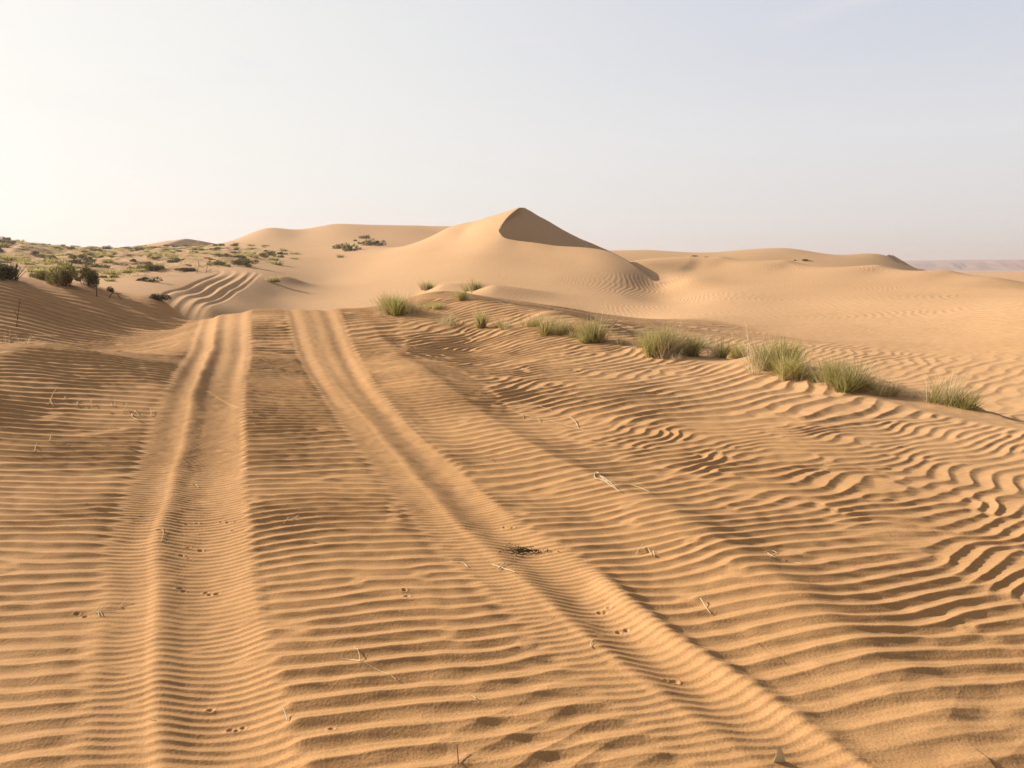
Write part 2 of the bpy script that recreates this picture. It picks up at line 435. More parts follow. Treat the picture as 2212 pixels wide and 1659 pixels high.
# broad unevenness of the floor, hummocks on the scrub slope
Z += (0.03 * sample(N64, 64, X, Y) * sstep(1.5, 6, R2) * (1 - sstep(40, 70, R2))).astype(float)
scrub = sstep(38, 60, Y) * (1 - sstep(150, 175, Y)) * sstep(14, 24, -X - 0.05 * Y + 2)
UU = 1106 + X / (0.000588 * np.maximum(Y, 1))
limU = np.interp(Y, [42, 60, 75, 95, 120, 150, 170], [330, 430, 540, 600, 600, 420, 380])
scrub *= 1 - sstep(limU - 60, limU + 40, UU)
N24 = smooth_tile(512, 90.0, 1.6, 21); N25 = smooth_tile(512, 90.0, 5.0, 22)
ZS = scrub * (0.07 * np.abs(sample(N24, 90, X, Y)) + 0.14 * sample(N25, 90, X, Y))
Z += ZS

# old rut edge right of the tracks and the ridge that carries the grass
lift(L3((2090, 1600, .018), (1850, 1390, .026), (1680, 1250, .031), (1450, 1090, .032), (1200, 980, .032), (1000, 860, .028), (830, 740, .024), (770, 700, .012)), 0.42, 0.17)
lift(L3((1000, 1010, .0), (1120, 1040, -.02), (1260, 1075, -.03), (1360, 1150, -.03), (1420, 1230, -.026), (1560, 1330, -.018)), 0.28, 0.32)
lift(L3((780, 780, -.02), (900, 880, -.03), (1040, 960, -.035)), 0.3, 0.35)
GR = L3((2300, 945, .16), (2040, 870, .16), (1830, 838, .17), (1670, 802, .19), (1480, 765, .15), (1300, 732, .14), (1190, 718, .12), (1040, 702, .10), (880, 684, .06))
lift(GR, 1.1, 0.55)
for u_, v_, h_ in ((1430, 769, .10), (1655, 800, .11), (1716, 815, .09), (1820, 836, .10), (1292, 737, .10), (1188, 722, .10), (2042, 870, .06), (1908, 853, .05), (1041, 707, .06)):
    x0, y0, _ = on(u_, v_)
    k = np.nonzero((np.abs(X - x0) < 1.6) & (np.abs(Y - y0) < 1.6))
    Z[k] += h_ * np.exp(-((X[k] - x0) / 0.42) ** 2 - ((Y[k] - y0) / 0.5) ** 2)
lift(L3((2300, 915, -.10), (2060, 842, -.12), (1850, 806, -.12), (1690, 770, -.10), (1480, 738, -.08)), 0.9, 1.5)
# edge of the rippled field right of the tracks
EDGE = L3((2350, 985, .05), (2212, 954, .06), (1962, 896, .06), (1755, 843, .06), (1600, 806, .05), (1420, 772, .03))
lift(EDGE, 1.2, 0.30)
# tongue of sand at left
lift([(*at(-190, 930, 6.2)[:2], .10), (*at(-60, 830, 8.2)[:2], .24), (*at(40, 750, 10.0)[:2], .36), (*at(62, 735, 11.6)[:2], .30), (*at(40, 722, 13.8)[:2], .12)], 2.4, 1.5)
lift([(*at(445, 862, 8.2)[:2], .04), (*at(250, 802, 9.8)[:2], .15), (*at(110, 752, 11.0)[:2], .16), (*at(70, 735, 12.5)[:2], .05)], 0.7, 0.8)
lift([(*at(440, 828, 9.3)[:2], .03), (*at(300, 770, 11.6)[:2], .10), (*at(170, 722, 14.5)[:2], .10), (*at(80, 705, 17)[:2], .03)], 0.6, 0.9)
lift(L3((-100, 830, .03), (120, 870, .05), (290, 900, .03)), 0.5, 0.4)
# hummocks of caught sand on the far foot
for u, v, Yd, h, sx, sy in ((1075, 640, 45, .55, 2.4, 3.0), (960, 628, 50, .4, 1.8, 3.0), (885, 668, 26.2, .42, .55, .8), (620, 612, 62, .35, 1.2, 2.5), (1640, 800, 11.6, .05, .7, .5)):
    x0, y0, _ = at(u, v, Yd)
    k = np.nonzero((np.abs(X - x0) < sx * 4) & (np.abs(Y - y0) < sy * 4))
    dx = (X[k] - x0) / sx; dy = (Y[k] - y0) / sy
    dx = np.where(dx < 0, dx * 1.9, dx * 0.8)
    Z[k] += h * np.exp(-(dx ** 2 + dy ** 2))

# wheel ruts
def rut(left, right, prof, y_fade=None, far=False, zl=0.0):
    Lp = np.array(sorted([on(u, v, zl)[:2] for u, v in left], key=lambda q: q[1])) if not far else np.array(sorted(left, key=lambda q: q[1]))
    Rp = np.array(sorted([on(u, v, zl)[:2] for u, v in right], key=lambda q: q[1])) if not far else np.array(sorted(right, key=lambda q: q[1]))
    ymin = min(Lp[0, 1], Rp[0, 1]); ymax = max(Lp[-1, 1], Rp[-1, 1])
    idx = np.nonzero((Y > ymin - 2.5) & (Y < ymax + 1.5) & (np.abs(T2) < 1.3))
    py = Y[idx]
    def ext(P):
        k0 = (P[2, 0] - P[0, 0]) / (P[2, 1] - P[0, 1])
        v = np.interp(py, P[:, 1], P[:, 0])
        return np.where(py < P[0, 1], P[0, 0] + (py - P[0, 1]) * k0, v)
    def smooth_interp(P):
        q = catmull(np.c_[P, P[:, :1] * 0], 10)
        return q[:, :2]
    Lp = smooth_interp(Lp); Rp = smooth_interp(Rp)
    xl = ext(Lp); xr = ext(Rp)
    t = (X[idx] - xl) / (xr - xl)
    return idx, t, (xr - xl)
LT_L = ((150, 1659), (160, 1600), (170, 1500), (180, 1400), (200, 1300), (215, 1200), (250, 1100), (290, 1000), (330, 900), (375, 830), (405, 760), (430, 690))
LT_R = ((650, 1659), (635, 1600), (610, 1500), (588, 1400), (568, 1300), (550, 1200), (532, 1100), (526, 1000), (525, 900), (530, 830), (540, 760), (542, 690))
RT_L = ((1500, 1659), (1400, 1590), (1290, 1500), (1180, 1400), (1080, 1300), (965, 1200), (880, 1100), (800, 1000), (728, 900), (680, 830), (640, 760), (608, 690))
RT_R = ((1880, 1659), (1770, 1580), (1640, 1490), (1500, 1395), (1385, 1300), (1262, 1190), (1115, 1100), (1000, 1000), (882, 900), (812, 830), (772, 760), (722, 690))
def prof(t, tt, hh):
    tt = np.array(tt); hh = np.array(hh)
    q = catmull(np.c_[tt, hh, hh * 0], 8)
    return np.interp(t, q[:, 0], q[:, 1])
TRK = np.zeros(X.shape, np.float32)             # how much a point belongs to a rut
WOB = smooth_tile(512, 24.0, 3.0, 31)
iL, tL, wL = rut(LT_L, LT_R, None)
wob = 0.03 * sample(WOB, 24, X[iL], Y[iL]) + 0.016 * sample(W3, 24, X[iL], Y[iL])
far_k = sstep(6, 14, Y[iL])
ptL = prof(tL + wob * 0.6, (-0.35, -0.15, 0.05, 0.20, 0.30, 0.39, 0.54, 0.67, 0.80, 0.90, 0.98, 1.06, 1.25), (0, .0, -.010, -.022, -.019, -.006, -.030, -.040, -.033, -.018, -.004, .0, 0))
rip_far = 0.010 * np.sin(tL * 2 * np.pi * 3.2 + 0.5 + 3 * wob) * sstep(0.0, .15, tL) * (1 - sstep(.85, 1.0, tL)) * far_k
Z[iL] += ptL * (1 + 0.25 * far_k) + rip_far
TRK[iL] = np.maximum(TRK[iL], sstep(-0.06, 0.10, tL) * (1 - sstep(0.95, 1.05, tL)))
iR, tR, wR = rut(RT_L, RT_R, None)
wob = 0.03 * sample(WOB, 24, X[iR] + 7, Y[iR]) + 0.018 * sample(W3, 24, X[iR], Y[iR])
near_k = 1 - sstep(3.6, 3.95, Y[iR])             # nearer than the litter the rut is fresher
base = prof(tR + wob * 0.6, (-0.3, -0.12, 0.05, 0.2, 0.33, 0.44, 0.62, 0.74, 0.86, 0.96, 1.03, 1.14, 1.3), (0, .0, -.008, -.014, -.011, -.004, -.025, -.030, -.019, -.005, .0, .0, 0))
fresh = prof(tR + wob * 0.6, (-0.3, -0.12, 0.05, 0.2, 0.33, 0.44, 0.63, 0.75, 0.86, 0.95, 1.02, 1.14, 1.3), (0, .0, -.004, -.006, -.002, .004, -.027, -.032, -.014, .018, .024, .004, 0))
far_k = sstep(6, 14, Y[iR])
rip_far = 0.010 * np.sin(tR * 2 * np.pi * 3.0 + 2.2 + 3 * wob) * sstep(0.0, .15, tR) * (1 - sstep(.85, 1.0, tR)) * far_k
Z[iR] += base * (1 - near_k) + fresh * near_k * (1 - 0.5 * (1 - sstep(2.2, 2.9, Y[iR]))) + rip_far
TRK[iR] = np.maximum(TRK[iR], sstep(-0.06, 0.10, tR) * (1 - sstep(0.95, 1.06, tR)))
# worn track climbing the far slope
fl = [at(350, 660, 37)[:2], at(363, 649, 39)[:2], at(408, 625, 45)[:2], at(445, 604, 53)[:2], at(469, 590, 60)[:2], at(460, 585, 66)[:2]]
fr = [at(430, 680, 32)[:2], at(447, 671, 34)[:2], at(500, 632, 43)[:2], at(535, 608, 51.5)[:2], at(566, 586, 62)[:2], at(560, 582, 67)[:2]]
iF, tF, wF = rut(fl, fr, None, far=True)
ins = sstep(-.05, .05, tF) * (1 - sstep(.95, 1.05, tF)) * sstep(31.5, 35, Y[iF]) * (1 - sstep(61, 65, Y[iF]))
wob = 0.012 * np.sin(Y[iF] * 0.31) + 0.012 * sample(N64, 64, X[iF], Y[iF] + 11)
fp = prof(np.clip(tF + wob * .6, 0, 1), (0, .05, .10, .16, .24, .30, .36, .42, .48, .54, .62, .67, .73, .79, .85, .92, 1.0), (0, -.10, -.09, .01, -.04, -.11, -.08, .01, -.06, -.10, -.02, .01, -.09, -.10, .0, -.07, .01))
Z[iF] += ins * (0.85 * fp * np.clip(0.9 + 0.45 * sample(N64, 64, X[iF] * 2.2, Y[iF] * 1.2), 0.25, 1.3) - 0.85 * ZS[iF])
FTRK = np.zeros(X.shape, bool); FTRK[iF] = ins > 0.5

# ------------------------------------------------------------------ wind ripples
n1 = slice(0, r30)
x = X[n1].astype(np.float32); y = Y[n1].astype(np.float32)
wx = 0.10 * sample(W1, 24, x, y) + 0.03 * sample(W3, 24, x, y)
wy = 0.10 * sample(W2, 24, x, y) + 0.028 * sample(W4, 24, x, y)
trk = TRK[n1]
RS = 1024
def patchy(k, dx):
    # ripple trains meet in ragged patches instead of melting into each other
    return sstep(0.40, 0.60, k + 0.16 * sample(N64, 64, x * 1.7 + dx, y * 1.7) * (k > 0.02) * (k < 0.98) + 0.07 * sample(W3, 24, x + dx, y) * (k > 0.02) * (k < 0.98))
TA = ripple_tile(1024, 18.0, 0.118, math.radians(-76), 0.15, 0.23, 41, 5)
hA = ripple(TA, 18.0, x + wx, y + wy, 0.42, 1.45)
TA3 = ripple_tile(1024, 24.0, 0.19, math.radians(-74), 0.16, 0.24, 48, 5)
kT = patchy(sstep(4.0, 7.5, y), 5)
hA = hA * (1 - kT) + 1.45 * ripple(TA3, 24.0, x + wx, y + wy, 0.42, 1.45) * kT
TA2 = ripple_tile(512, 36.0, 0.38, math.radians(-72), 0.22, 0.30, 44, 5)
hA2 = ripple(TA2, 36.0, x + wx, y + wy, 0.32, 1.5)
zz_ = 0.026 * sample(NZ, 16, x + 3, y)
TB2 = ripple_tile(512, 20.0, 0.165, math.radians(-58), 0.2, 0.46, 47, 5)
hB2 = ripple(TB2, 20.0, x + wx * 1.3 + zz_, y + wy * 1.3 - zz_, 0.38, 1.5)
TB = ripple_tile(1024, 24.0, 0.140, math.radians(-57), 0.19, 0.50, 42, 4)
hB = ripple(TB, 24.0, x + wx * 1.3 + 1.4 * zz_, y + wy * 1.3 - 1.4 * zz_, 0.38, 1.5)
TCc = ripple_tile(1024, 8.0, 0.052, math.radians(-80), 0.14, 0.17, 43, 6)
hC = ripple(TCc, 8.0, x + wx * 0.6, y + wy * 0.6, 0.38, 1.3)
print('tiles', round(time.time() - T0, 1))
TB3 = ripple_tile(512, 26.0, 0.235, math.radians(-50), 0.19, 0.42, 49, 5)
kM = patchy(sstep(4.5, 10.0, y), 12)
hB = hB * (1 - kM) + 1.55 * ripple(TB3, 26.0, x + 1.5 * wx + zz_, y + 1.5 * wy - zz_, 0.38, 1.5) * kM
kF = patchy(sstep(10, 19, y), 20)
kN = 1 - patchy(sstep(2.4, 4.6, y), 31)
# where the rippled field turns coarse and broken: right of the old rut edge
E3 = np.array(sorted([on(u, v)[:2] for u, v in ((2090, 1600), (1850, 1390), (1680, 1250), (1450, 1090), (1200, 980), (1000, 860), (830, 740), (770, 700))], key=lambda q: q[1]))
e3 = np.interp(y, E3[:, 1], E3[:, 0])
side = (x - e3)
kB = patchy(sstep(-0.2, 1.2, side), 40)
amp_n = 1 + 0.16 * sample(N16, 16, x, y)
kL = 0.45 * (1 - sstep(2.2, 3.1, y)) * sstep(-0.6, 0.0, x)
hAB = ((0.0168 * hA * (1 - kL) + 0.016 * hB2 * kL) * (1 - kF) + 0.040 * hA2 * kF * (1 - 0.7 * sstep(20.5, 23.0, y) * sstep(8.5, 10.5, -x))) * (1 - kB) + (0.0165 * hB * (1 - kN) + 0.0165 * hB2 * kN) * kB + 0.0018 * hC * (1 - kF)
# smooth strip along the grass
GP = np.array(sorted([p_[:2] for p_ in GR], key=lambda q: q[1])); EP = np.array(sorted([p_[:2] for p_ in EDGE], key=lambda q: q[1]))
gx = np.interp(y, GP[:, 1], GP[:, 0]); ex = np.interp(y, EP[:, 1], EP[:, 0])
strip = sstep(-0.15, 0.1, x - ex) * (1 - sstep(-0.15, 0.35, x - gx)) * (1 - sstep(13.0, 16.0, y))
BP = np.array([on(u, v, -0.08)[:2] for u, v in ((1400, 680), (1590, 700), (1747, 732), (1843, 748), (1955, 766), (2152, 792), (2400, 810))])
yb = np.interp(x, BP[:, 0], BP[:, 1], left=40)
foot = sstep(0, 2.5, y - yb) * sstep(0.5, 3, x)
RIPAMP = (1 - 0.93 * foot) * (1 - 0.45 * sstep(0.0, 1.2, x - gx) * (x > 2)) * np.clip(amp_n, 0.5, 1.4) * (1 - 0.92 * strip) * (1 - sstep(24, 30, R2[n1])) * sstep(0.3, 1.5, R2[n1])
dz = hAB * (1 - trk) + 0.0062 * hC * trk
Z[n1] += dz * RIPAMP
Z[n1] += 0.006 * sample(N16, 16, x, y) * (1 - trk * 0.7) + 0.0012 * sample(N6, 6, x, y)
# small paw prints
PRINTS = ((455, 1515), (500, 1553), (515, 1556), (524, 1553), (452, 1262), (470, 1262), (387, 1258), (400, 1259), (720, 1575), (385, 1118), (400, 1120), (430, 1117), (475, 1113), (490, 1116), (505, 1115),
          (405, 1168), (430, 1172), (395, 1187), (410, 1190), (500, 1133), (440, 1260), (165, 1318), (180, 1320), (1295, 1300), (1305, 1296), (1318, 1292), (1445, 1452), (1455, 1455), (1340, 1343), (1350, 1341), (1460, 1450), (870, 1268), (880, 1275), (1093, 1118), (1110, 1119))
for u, v in PRINTS:
    for _ in range(1):
        x0, y0, _z = on(u + random.uniform(-5, 5), v + random.uniform(-3, 3))
        rr = random.uniform(0.007, 0.011)
        lo = np.searchsorted(RROW, math.hypot(x0, y0) - 0.08); hi_ = np.searchsorted(RROW, math.hypot(x0, y0) + 0.08)
        sl_ = slice(lo, hi_)
        d = np.hypot(X[sl_] - x0, Y[sl_] - y0) / rr
        Z[sl_] += -0.009 * np.exp(-d ** 2) + 0.002 * np.exp(-((d - 1.7) / 0.6) ** 2)
# long ripples on the far dune flanks
nf_ = slice(int(np.searchsorted(RROW, 10.0)), int(np.searchsorted(RROW, 100.0)))
x = X[nf_].astype(np.float32); y = Y[nf_].astype(np.float32)
TD = ripple_tile(1024, 50.0, 0.27, math.radians(-14), 0.16, 0.16, 45, 6)
hD = ripple(TD, 50.0, x + 0.5 * sample(N64, 64, x, y), y + 0.5 * sample(N64, 64, x + 9, y), 0.42, 1.2)
footD = np.where(x > 2.5, sstep(0, 3, y - np.interp(x, BP[:, 0], BP[:, 1], left=40)), sstep(26, 34, y))
mD = footD * (1 - sstep(80, 98, y)) * (sstep(1.5, 8, x) + 0.25 * sstep(-14, -6, x) * (1 - sstep(1.5, 8, x)))
mD = mD * np.clip(0.65 + 0.5 * sample(N64, 64, x * 1.3, y * 0.8), 0.1, 1.3)
Z[nf_] += 0.0125 * hD * mD * (0.4 + 0.6 * sstep(14, 34, y))
print('relief', round(time.time() - T0, 1))

def ground_z(px, py):
    r_ = math.hypot(px, py); t_ = math.atan2(px, py)
    i = int(np.clip(np.searchsorted(RROW, r_) - 1, 0, nr - 2)); j = int(np.clip(np.searchsorted(TCOL, t_) - 1, 0, nc - 2))
    a_ = (r_ - RROW[i]) / (RROW[i + 1] - RROW[i]); b_ = (t_ - TCOL[j]) / (TCOL[j + 1] - TCOL[j])
    return float((Z[i, j] * (1 - b_) + Z[i, j + 1] * b_) * (1 - a_) + (Z[i + 1, j] * (1 - b_) + Z[i + 1, j + 1] * b_) * a_)
def hit(u, v, dmin=1.0):
    """where the ground lies in direction (u, v) of the survey sketch"""
    d = ray(u, v)
    dl = d[0] / d[1]; dzv = d[2] / d[1]
    yy = dmin; prev = yy
    while yy < 400:
        if CAM_H + dzv * yy < ground_z(dl * yy, yy):
            break
        prev = yy; yy *= 1.006
    for _ in range(12):
        mid = (prev + yy) / 2
        if CAM_H + dzv * mid < ground_z(dl * mid, mid): yy = mid
        else: prev = mid
    return (dl * yy, yy, ground_z(dl * yy, yy))

# paler, finer dune sand than on the track flat, partly shading put into colour
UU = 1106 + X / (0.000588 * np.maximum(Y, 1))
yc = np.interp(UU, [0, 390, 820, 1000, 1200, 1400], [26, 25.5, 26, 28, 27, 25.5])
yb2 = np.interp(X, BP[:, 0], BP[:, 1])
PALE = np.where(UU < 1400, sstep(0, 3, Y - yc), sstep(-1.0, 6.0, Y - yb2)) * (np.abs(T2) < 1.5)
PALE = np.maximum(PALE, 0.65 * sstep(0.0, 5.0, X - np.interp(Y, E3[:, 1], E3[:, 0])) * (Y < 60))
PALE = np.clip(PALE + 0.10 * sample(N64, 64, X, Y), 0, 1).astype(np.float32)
# ------------------------------------------------------------------ meshes of the desert floor, cut where one landform ends
def new_mesh(name, co, faces, mat, parent=None, smooth=True, cols=None):
    me = bpy.data.meshes.new(name)
    co = np.ascontiguousarray(co, np.float32); f = np.ascontiguousarray(faces, np.int32)
    k = f.shape[1]; nf = len(f)
    me.vertices.add(len(co)); me.vertices.foreach_set('co', co.ravel())
    me.loops.add(nf * k); me.loops.foreach_set('vertex_index', f.ravel())
    me.polygons.add(nf); me.polygons.foreach_set('loop_start', np.arange(0, nf * k, k, dtype=np.int32))
    me.polygons.foreach_set('use_smooth', np.full(nf, smooth))
    me.update(calc_edges=True)
    if cols is not None:
        at_ = me.attributes.new('tint', 'FLOAT', 'POINT'); at_.data.foreach_set('value', np.ascontiguousarray(cols, np.float32))
    me.materials.append(mat)
    o = bpy.data.objects.new(name, me); COL.objects.link(o)
    if parent: o.parent = parent
    return o
def tag(o, label, cat=None, group=None, kind=None):
    o['label'] = label
    if cat: o['category'] = cat
    if group: o['group'] = group
    if kind: o['kind'] = kind
    return o
def plan(*uvy):
    return [at(u, v, d_)[:2] for u, v, d_ in uvy]
REG = np.zeros(X.shape, np.int8)
def mark(k, sel):
    REG[sel] = k
mark(4, in_poly(X, Y, plan((490, 520, 148), (620, 530, 132), (720, 545, 114), (860, 545, 112), (985, 490, 122), (1060, 500, 210), (470, 500, 210))))
mark(3, in_poly(X, Y, plan((690, 640, 44), (850, 665, 37), (1000, 658, 36.5), (1320, 675, 37), (1430, 650, 47), (1440, 600, 62), (1395, 549, 88), (1330, 545, 108), (1000, 480, 122), (850, 540, 110), (700, 600, 62))))
mark(5, in_poly(X, Y, plan((1430, 650, 47), (1460, 660, 38), (1700, 690, 25), (2100, 700, 22), (2700, 700, 21), (3000, 600, 60), (2150, 600, 70), (1700, 560, 94), (1400, 545, 108), (1440, 600, 62))))
mark(6, (Y > 112) & (Y < 280) & (T2 > 0.118) & (T2 < 0.75) & (REG == 0))
mark(7, in_poly(X, Y, plan((290, 530, 290), (290, 530, 226), (440, 530, 226), (440, 530, 290))))
mark(8, FTRK)
tmp = np.zeros(X.shape, bool); tmp[iL] = (tL > -0.02) & (tL < 1.02); mark(1, tmp)
tmp = np.zeros(X.shape, bool); tmp[iR] = (tR > -0.02) & (tR < 1.04); mark(2, tmp)
LAND = [('ground', 'open desert floor of rippled ochre sand around the tracks', 'sand'),
        ('track', 'straight double wheel rut in the sand, left of the two running away from the viewer', 'track'),
        ('track', 'slanting wheel rut with a bright right bank, right of the two running away from the viewer', 'track'),
        ('dune', 'tall peaked sand dune with a dark brown hollow below its crest', 'dune'),
        ('dune', 'long even sand ridge on the skyline left of the peaked dune', 'dune'),
        ('dune', 'broad low rippled dune sloping down to the right edge behind the grass', 'dune'),
        ('dune', 'distant low dunes on the right skyline ending in a dark tip', 'dune'),
        ('dune', 'small far pointed dune on the left skyline with a dark right side', 'dune'),
        ('track', 'worn track of many ruts curving up the far slope at left', 'track')]
def build_ground(mat):
    i = np.arange(nr - 1)[:, None] * nc + np.arange(nc - 1)[None]
    f = np.stack([i, i + nc, i + nc + 1, i + 1], -1).reshape(-1, 4)
    co = np.stack([X, Y, Z], -1).reshape(-1, 3).astype(np.float32)
    a_, b_, c_ = co[f[0, 0]], co[f[0, 1]], co[f[0, 2]]
    if np.cross(b_ - a_, c_ - a_)[2] < 0:
        f = f[:, ::-1]
    fr_ = REG[:-1, :-1].reshape(-1)
    for k, (nm, lab, cat) in enumerate(LAND):
        ff = f[fr_ == k]
        used = np.zeros(len(co), bool); used[ff] = True
        mp_ = np.cumsum(used) - 1
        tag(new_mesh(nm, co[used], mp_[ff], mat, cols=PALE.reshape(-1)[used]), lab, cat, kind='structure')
def nodemat(name):
    m_ = bpy.data.materials.new(name); m_.use_nodes = True
    return m_, m_.node_tree, m_.node_tree.nodes['Principled BSDF']
def sand_material():
    m_, t, b = nodemat('sand')
    N = t.nodes.new; K = t.links.new
    geo_ = N('ShaderNodeNewGeometry')
    def noise(scale, detail=2.0):
        n = N('ShaderNodeTexNoise'); K(geo_.outputs['Position'], n.inputs['Vector'])
        n.inputs['Scale'].default_value = scale; n.inputs['Detail'].default_value = detail
        return n.outputs[0]
    tone = N('ShaderNodeMix'); tone.data_type = 'RGBA'
    tone.inputs[6].default_value = (0.515, 0.284, 0.121, 1); tone.inputs[7].default_value = (0.555, 0.315, 0.140, 1)
    r1 = N('ShaderNodeMapRange'); K(noise(0.22, 4), r1.inputs[0]); r1.inputs[1].default_value = 0.35; r1.inputs[2].default_value = 0.65
    K(r1.outputs[0], tone.inputs[0])
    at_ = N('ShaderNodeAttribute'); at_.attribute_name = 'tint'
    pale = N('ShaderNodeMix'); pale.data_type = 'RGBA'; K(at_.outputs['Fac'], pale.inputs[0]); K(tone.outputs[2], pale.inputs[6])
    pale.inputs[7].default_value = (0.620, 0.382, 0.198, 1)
    gr = N('ShaderNodeMapRange'); K(noise(150.0, 3), gr.inputs[0]); gr.inputs[1].default_value = 0.25; gr.inputs[2].default_value = 0.75
    gr.inputs[3].default_value = 0.80; gr.inputs[4].default_value = 1.18
    md = N('ShaderNodeMapRange'); K(noise(5.0, 5), md.inputs[0]); md.inputs[1].default_value = 0.3; md.inputs[2].default_value = 0.7
    md.inputs[3].default_value = 0.92; md.inputs[4].default_value = 1.07
    gm = N('ShaderNodeMath'); gm.operation = 'MULTIPLY'; K(gr.outputs[0], gm.inputs[0]); K(md.outputs[0], gm.inputs[1])
    mul = N('ShaderNodeVectorMath'); mul.operation = 'SCALE'; K(pale.outputs[2], mul.inputs[0]); K(gm.outputs[0], mul.inputs['Scale'])
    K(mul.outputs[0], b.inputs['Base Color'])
    b.inputs['Roughness'].default_value = 0.95; b.inputs['Specular IOR Level'].default_value = 0.1
    bp = N('ShaderNodeBump'); bp.inputs['Strength'].default_value = 0.5; bp.inputs['Distance'].default_value = 0.004
    K(noise(90.0, 4), bp.inputs['Height']); K(bp.outputs[0], b.inputs['Normal'])
    return m_
m = sand_material()
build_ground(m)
print('built', round(time.time() - T0, 1))

# ------------------------------------------------------------------ far escarpment
def escarpment():
    xs = np.linspace(150, 2160, 360); ys = np.linspace(1500, 1980, 30)
    XX, YY = np.meshgrid(xs, ys)
    nA = smooth_tile(256, 2600.0, 90.0, 51); nB = smooth_tile(256, 700.0, 14.0, 52)
    rim = np.interp(xs, [150, 810, 900, 1050, 1380, 2160], [4, 14.4, 17, 19, 20.6, 20.6]) + 0.3 * nA[40, (xs / 2600 * 256).astype(int) % 256] + 0.12 * nB[9, (xs / 700 * 256).astype(int) % 256]
    prof_ = sstep(1512, 1630, YY + 9 * sample(nB, 700, XX, YY))
    ZZ = -5 + (rim[None] + 5) * prof_ * (0.9 + 0.1 * sstep(1620, 1800, YY))
    ZZ[-1] = -6
    n2, n1_ = XX.shape
    i = np.arange(n2 - 1)[:, None] * n1_ + np.arange(n1_ - 1)[None]
    f = np.stack([i, i + 1, i + n1_ + 1, i + n1_], -1).reshape(-1, 4)
    mm, t, b = nodemat('rock')
    nz_ = t.nodes.new('ShaderNodeTexNoise'); nz_.inputs['Scale'].default_value = 0.02; nz_.inputs['Detail'].default_value = 5
    g_ = t.nodes.new('ShaderNodeNewGeometry'); t.links.new(g_.outputs['Position'], nz_.inputs['Vector'])
    r_ = t.nodes.new('ShaderNodeValToRGB'); t.links.new(nz_.outputs[0], r_.inputs[0])
    r_.color_ramp.elements[0].color = (0.34, 0.19, 0.16, 1); r_.color_ramp.elements[1].color = (0.46, 0.28, 0.24, 1)
    t.links.new(r_.outputs[0], b.inputs['Base Color']); b.inputs['Roughness'].default_value = 1.0
    tag(new_mesh('hills', np.stack([XX, YY, ZZ], -1).reshape(-1, 3), f, mm), 'pale hazy flat topped hills on the far right horizon', 'hills', kind='structure')
escarpment()

# ------------------------------------------------------------------ plants
def plant_material(name, c0, c1, c2, transl=0.48):
    mm = bpy.data.materials.new(name); mm.use_nodes = True
    t = mm.node_tree
    for n in list(t.nodes): t.nodes.remove(n)
    N = t.nodes.new; K = t.links.new
    a_ = N('ShaderNodeAttribute'); a_.attribute_name = 'tint'
    r_ = N('ShaderNodeValToRGB'); K(a_.outputs['Fac'], r_.inputs[0])
    r_.color_ramp.elements[0].color = (*c0, 1); r_.color_ramp.elements[1].color = (*c2, 1)
    e_ = r_.color_ramp.elements.new(0.5); e_.color = (*c1, 1)
    d_ = N('ShaderNodeBsdfDiffuse')
    tr = N('ShaderNodeBsdfTranslucent'); mx = N('ShaderNodeMixShader'); mx.inputs[0].default_value = transl
    K(r_.outputs[0], d_.inputs['Color']); K(r_.outputs[0], tr.inputs['Color'])
    o_ = N('ShaderNodeOutputMaterial')
    K(d_.outputs[0], mx.inputs[1]); K(tr.outputs[0], mx.inputs[2]); K(mx.outputs[0], o_.inputs['Surface'])
    return mm
M_GRASS = plant_material('grass_blade', (0.18, 0.162, 0.046), (0.40, 0.355, 0.125), (0.64, 0.56, 0.26))
M_LUSH = plant_material('green_blade', (0.19, 0.178, 0.044), (0.42, 0.375, 0.118), (0.66, 0.58, 0.25))
M_DRY = plant_material('dry_straw', (0.42, 0.33, 0.17), (0.64, 0.53, 0.33), (0.80, 0.71, 0.52), 0.2)
M_SCRUB = plant_material('scrub_leaf', (0.045, 0.044, 0.020), (0.100, 0.092, 0.040), (0.18, 0.16, 0.072), 0.25)
M_OLIVE = plant_material('olive_leaf', (0.110, 0.096, 0.032), (0.24, 0.205, 0.075), (0.40, 0.34, 0.15), 0.25)
M_TWIG = plant_material('dark_twig', (0.04, 0.028, 0.018), (0.075, 0.052, 0.034), (0.13, 0.09, 0.055), 0.0)
M_STEM = plant_material('grey_stem', (0.045, 0.034, 0.022), (0.08, 0.06, 0.04), (0.12, 0.09, 0.06), 0.0)

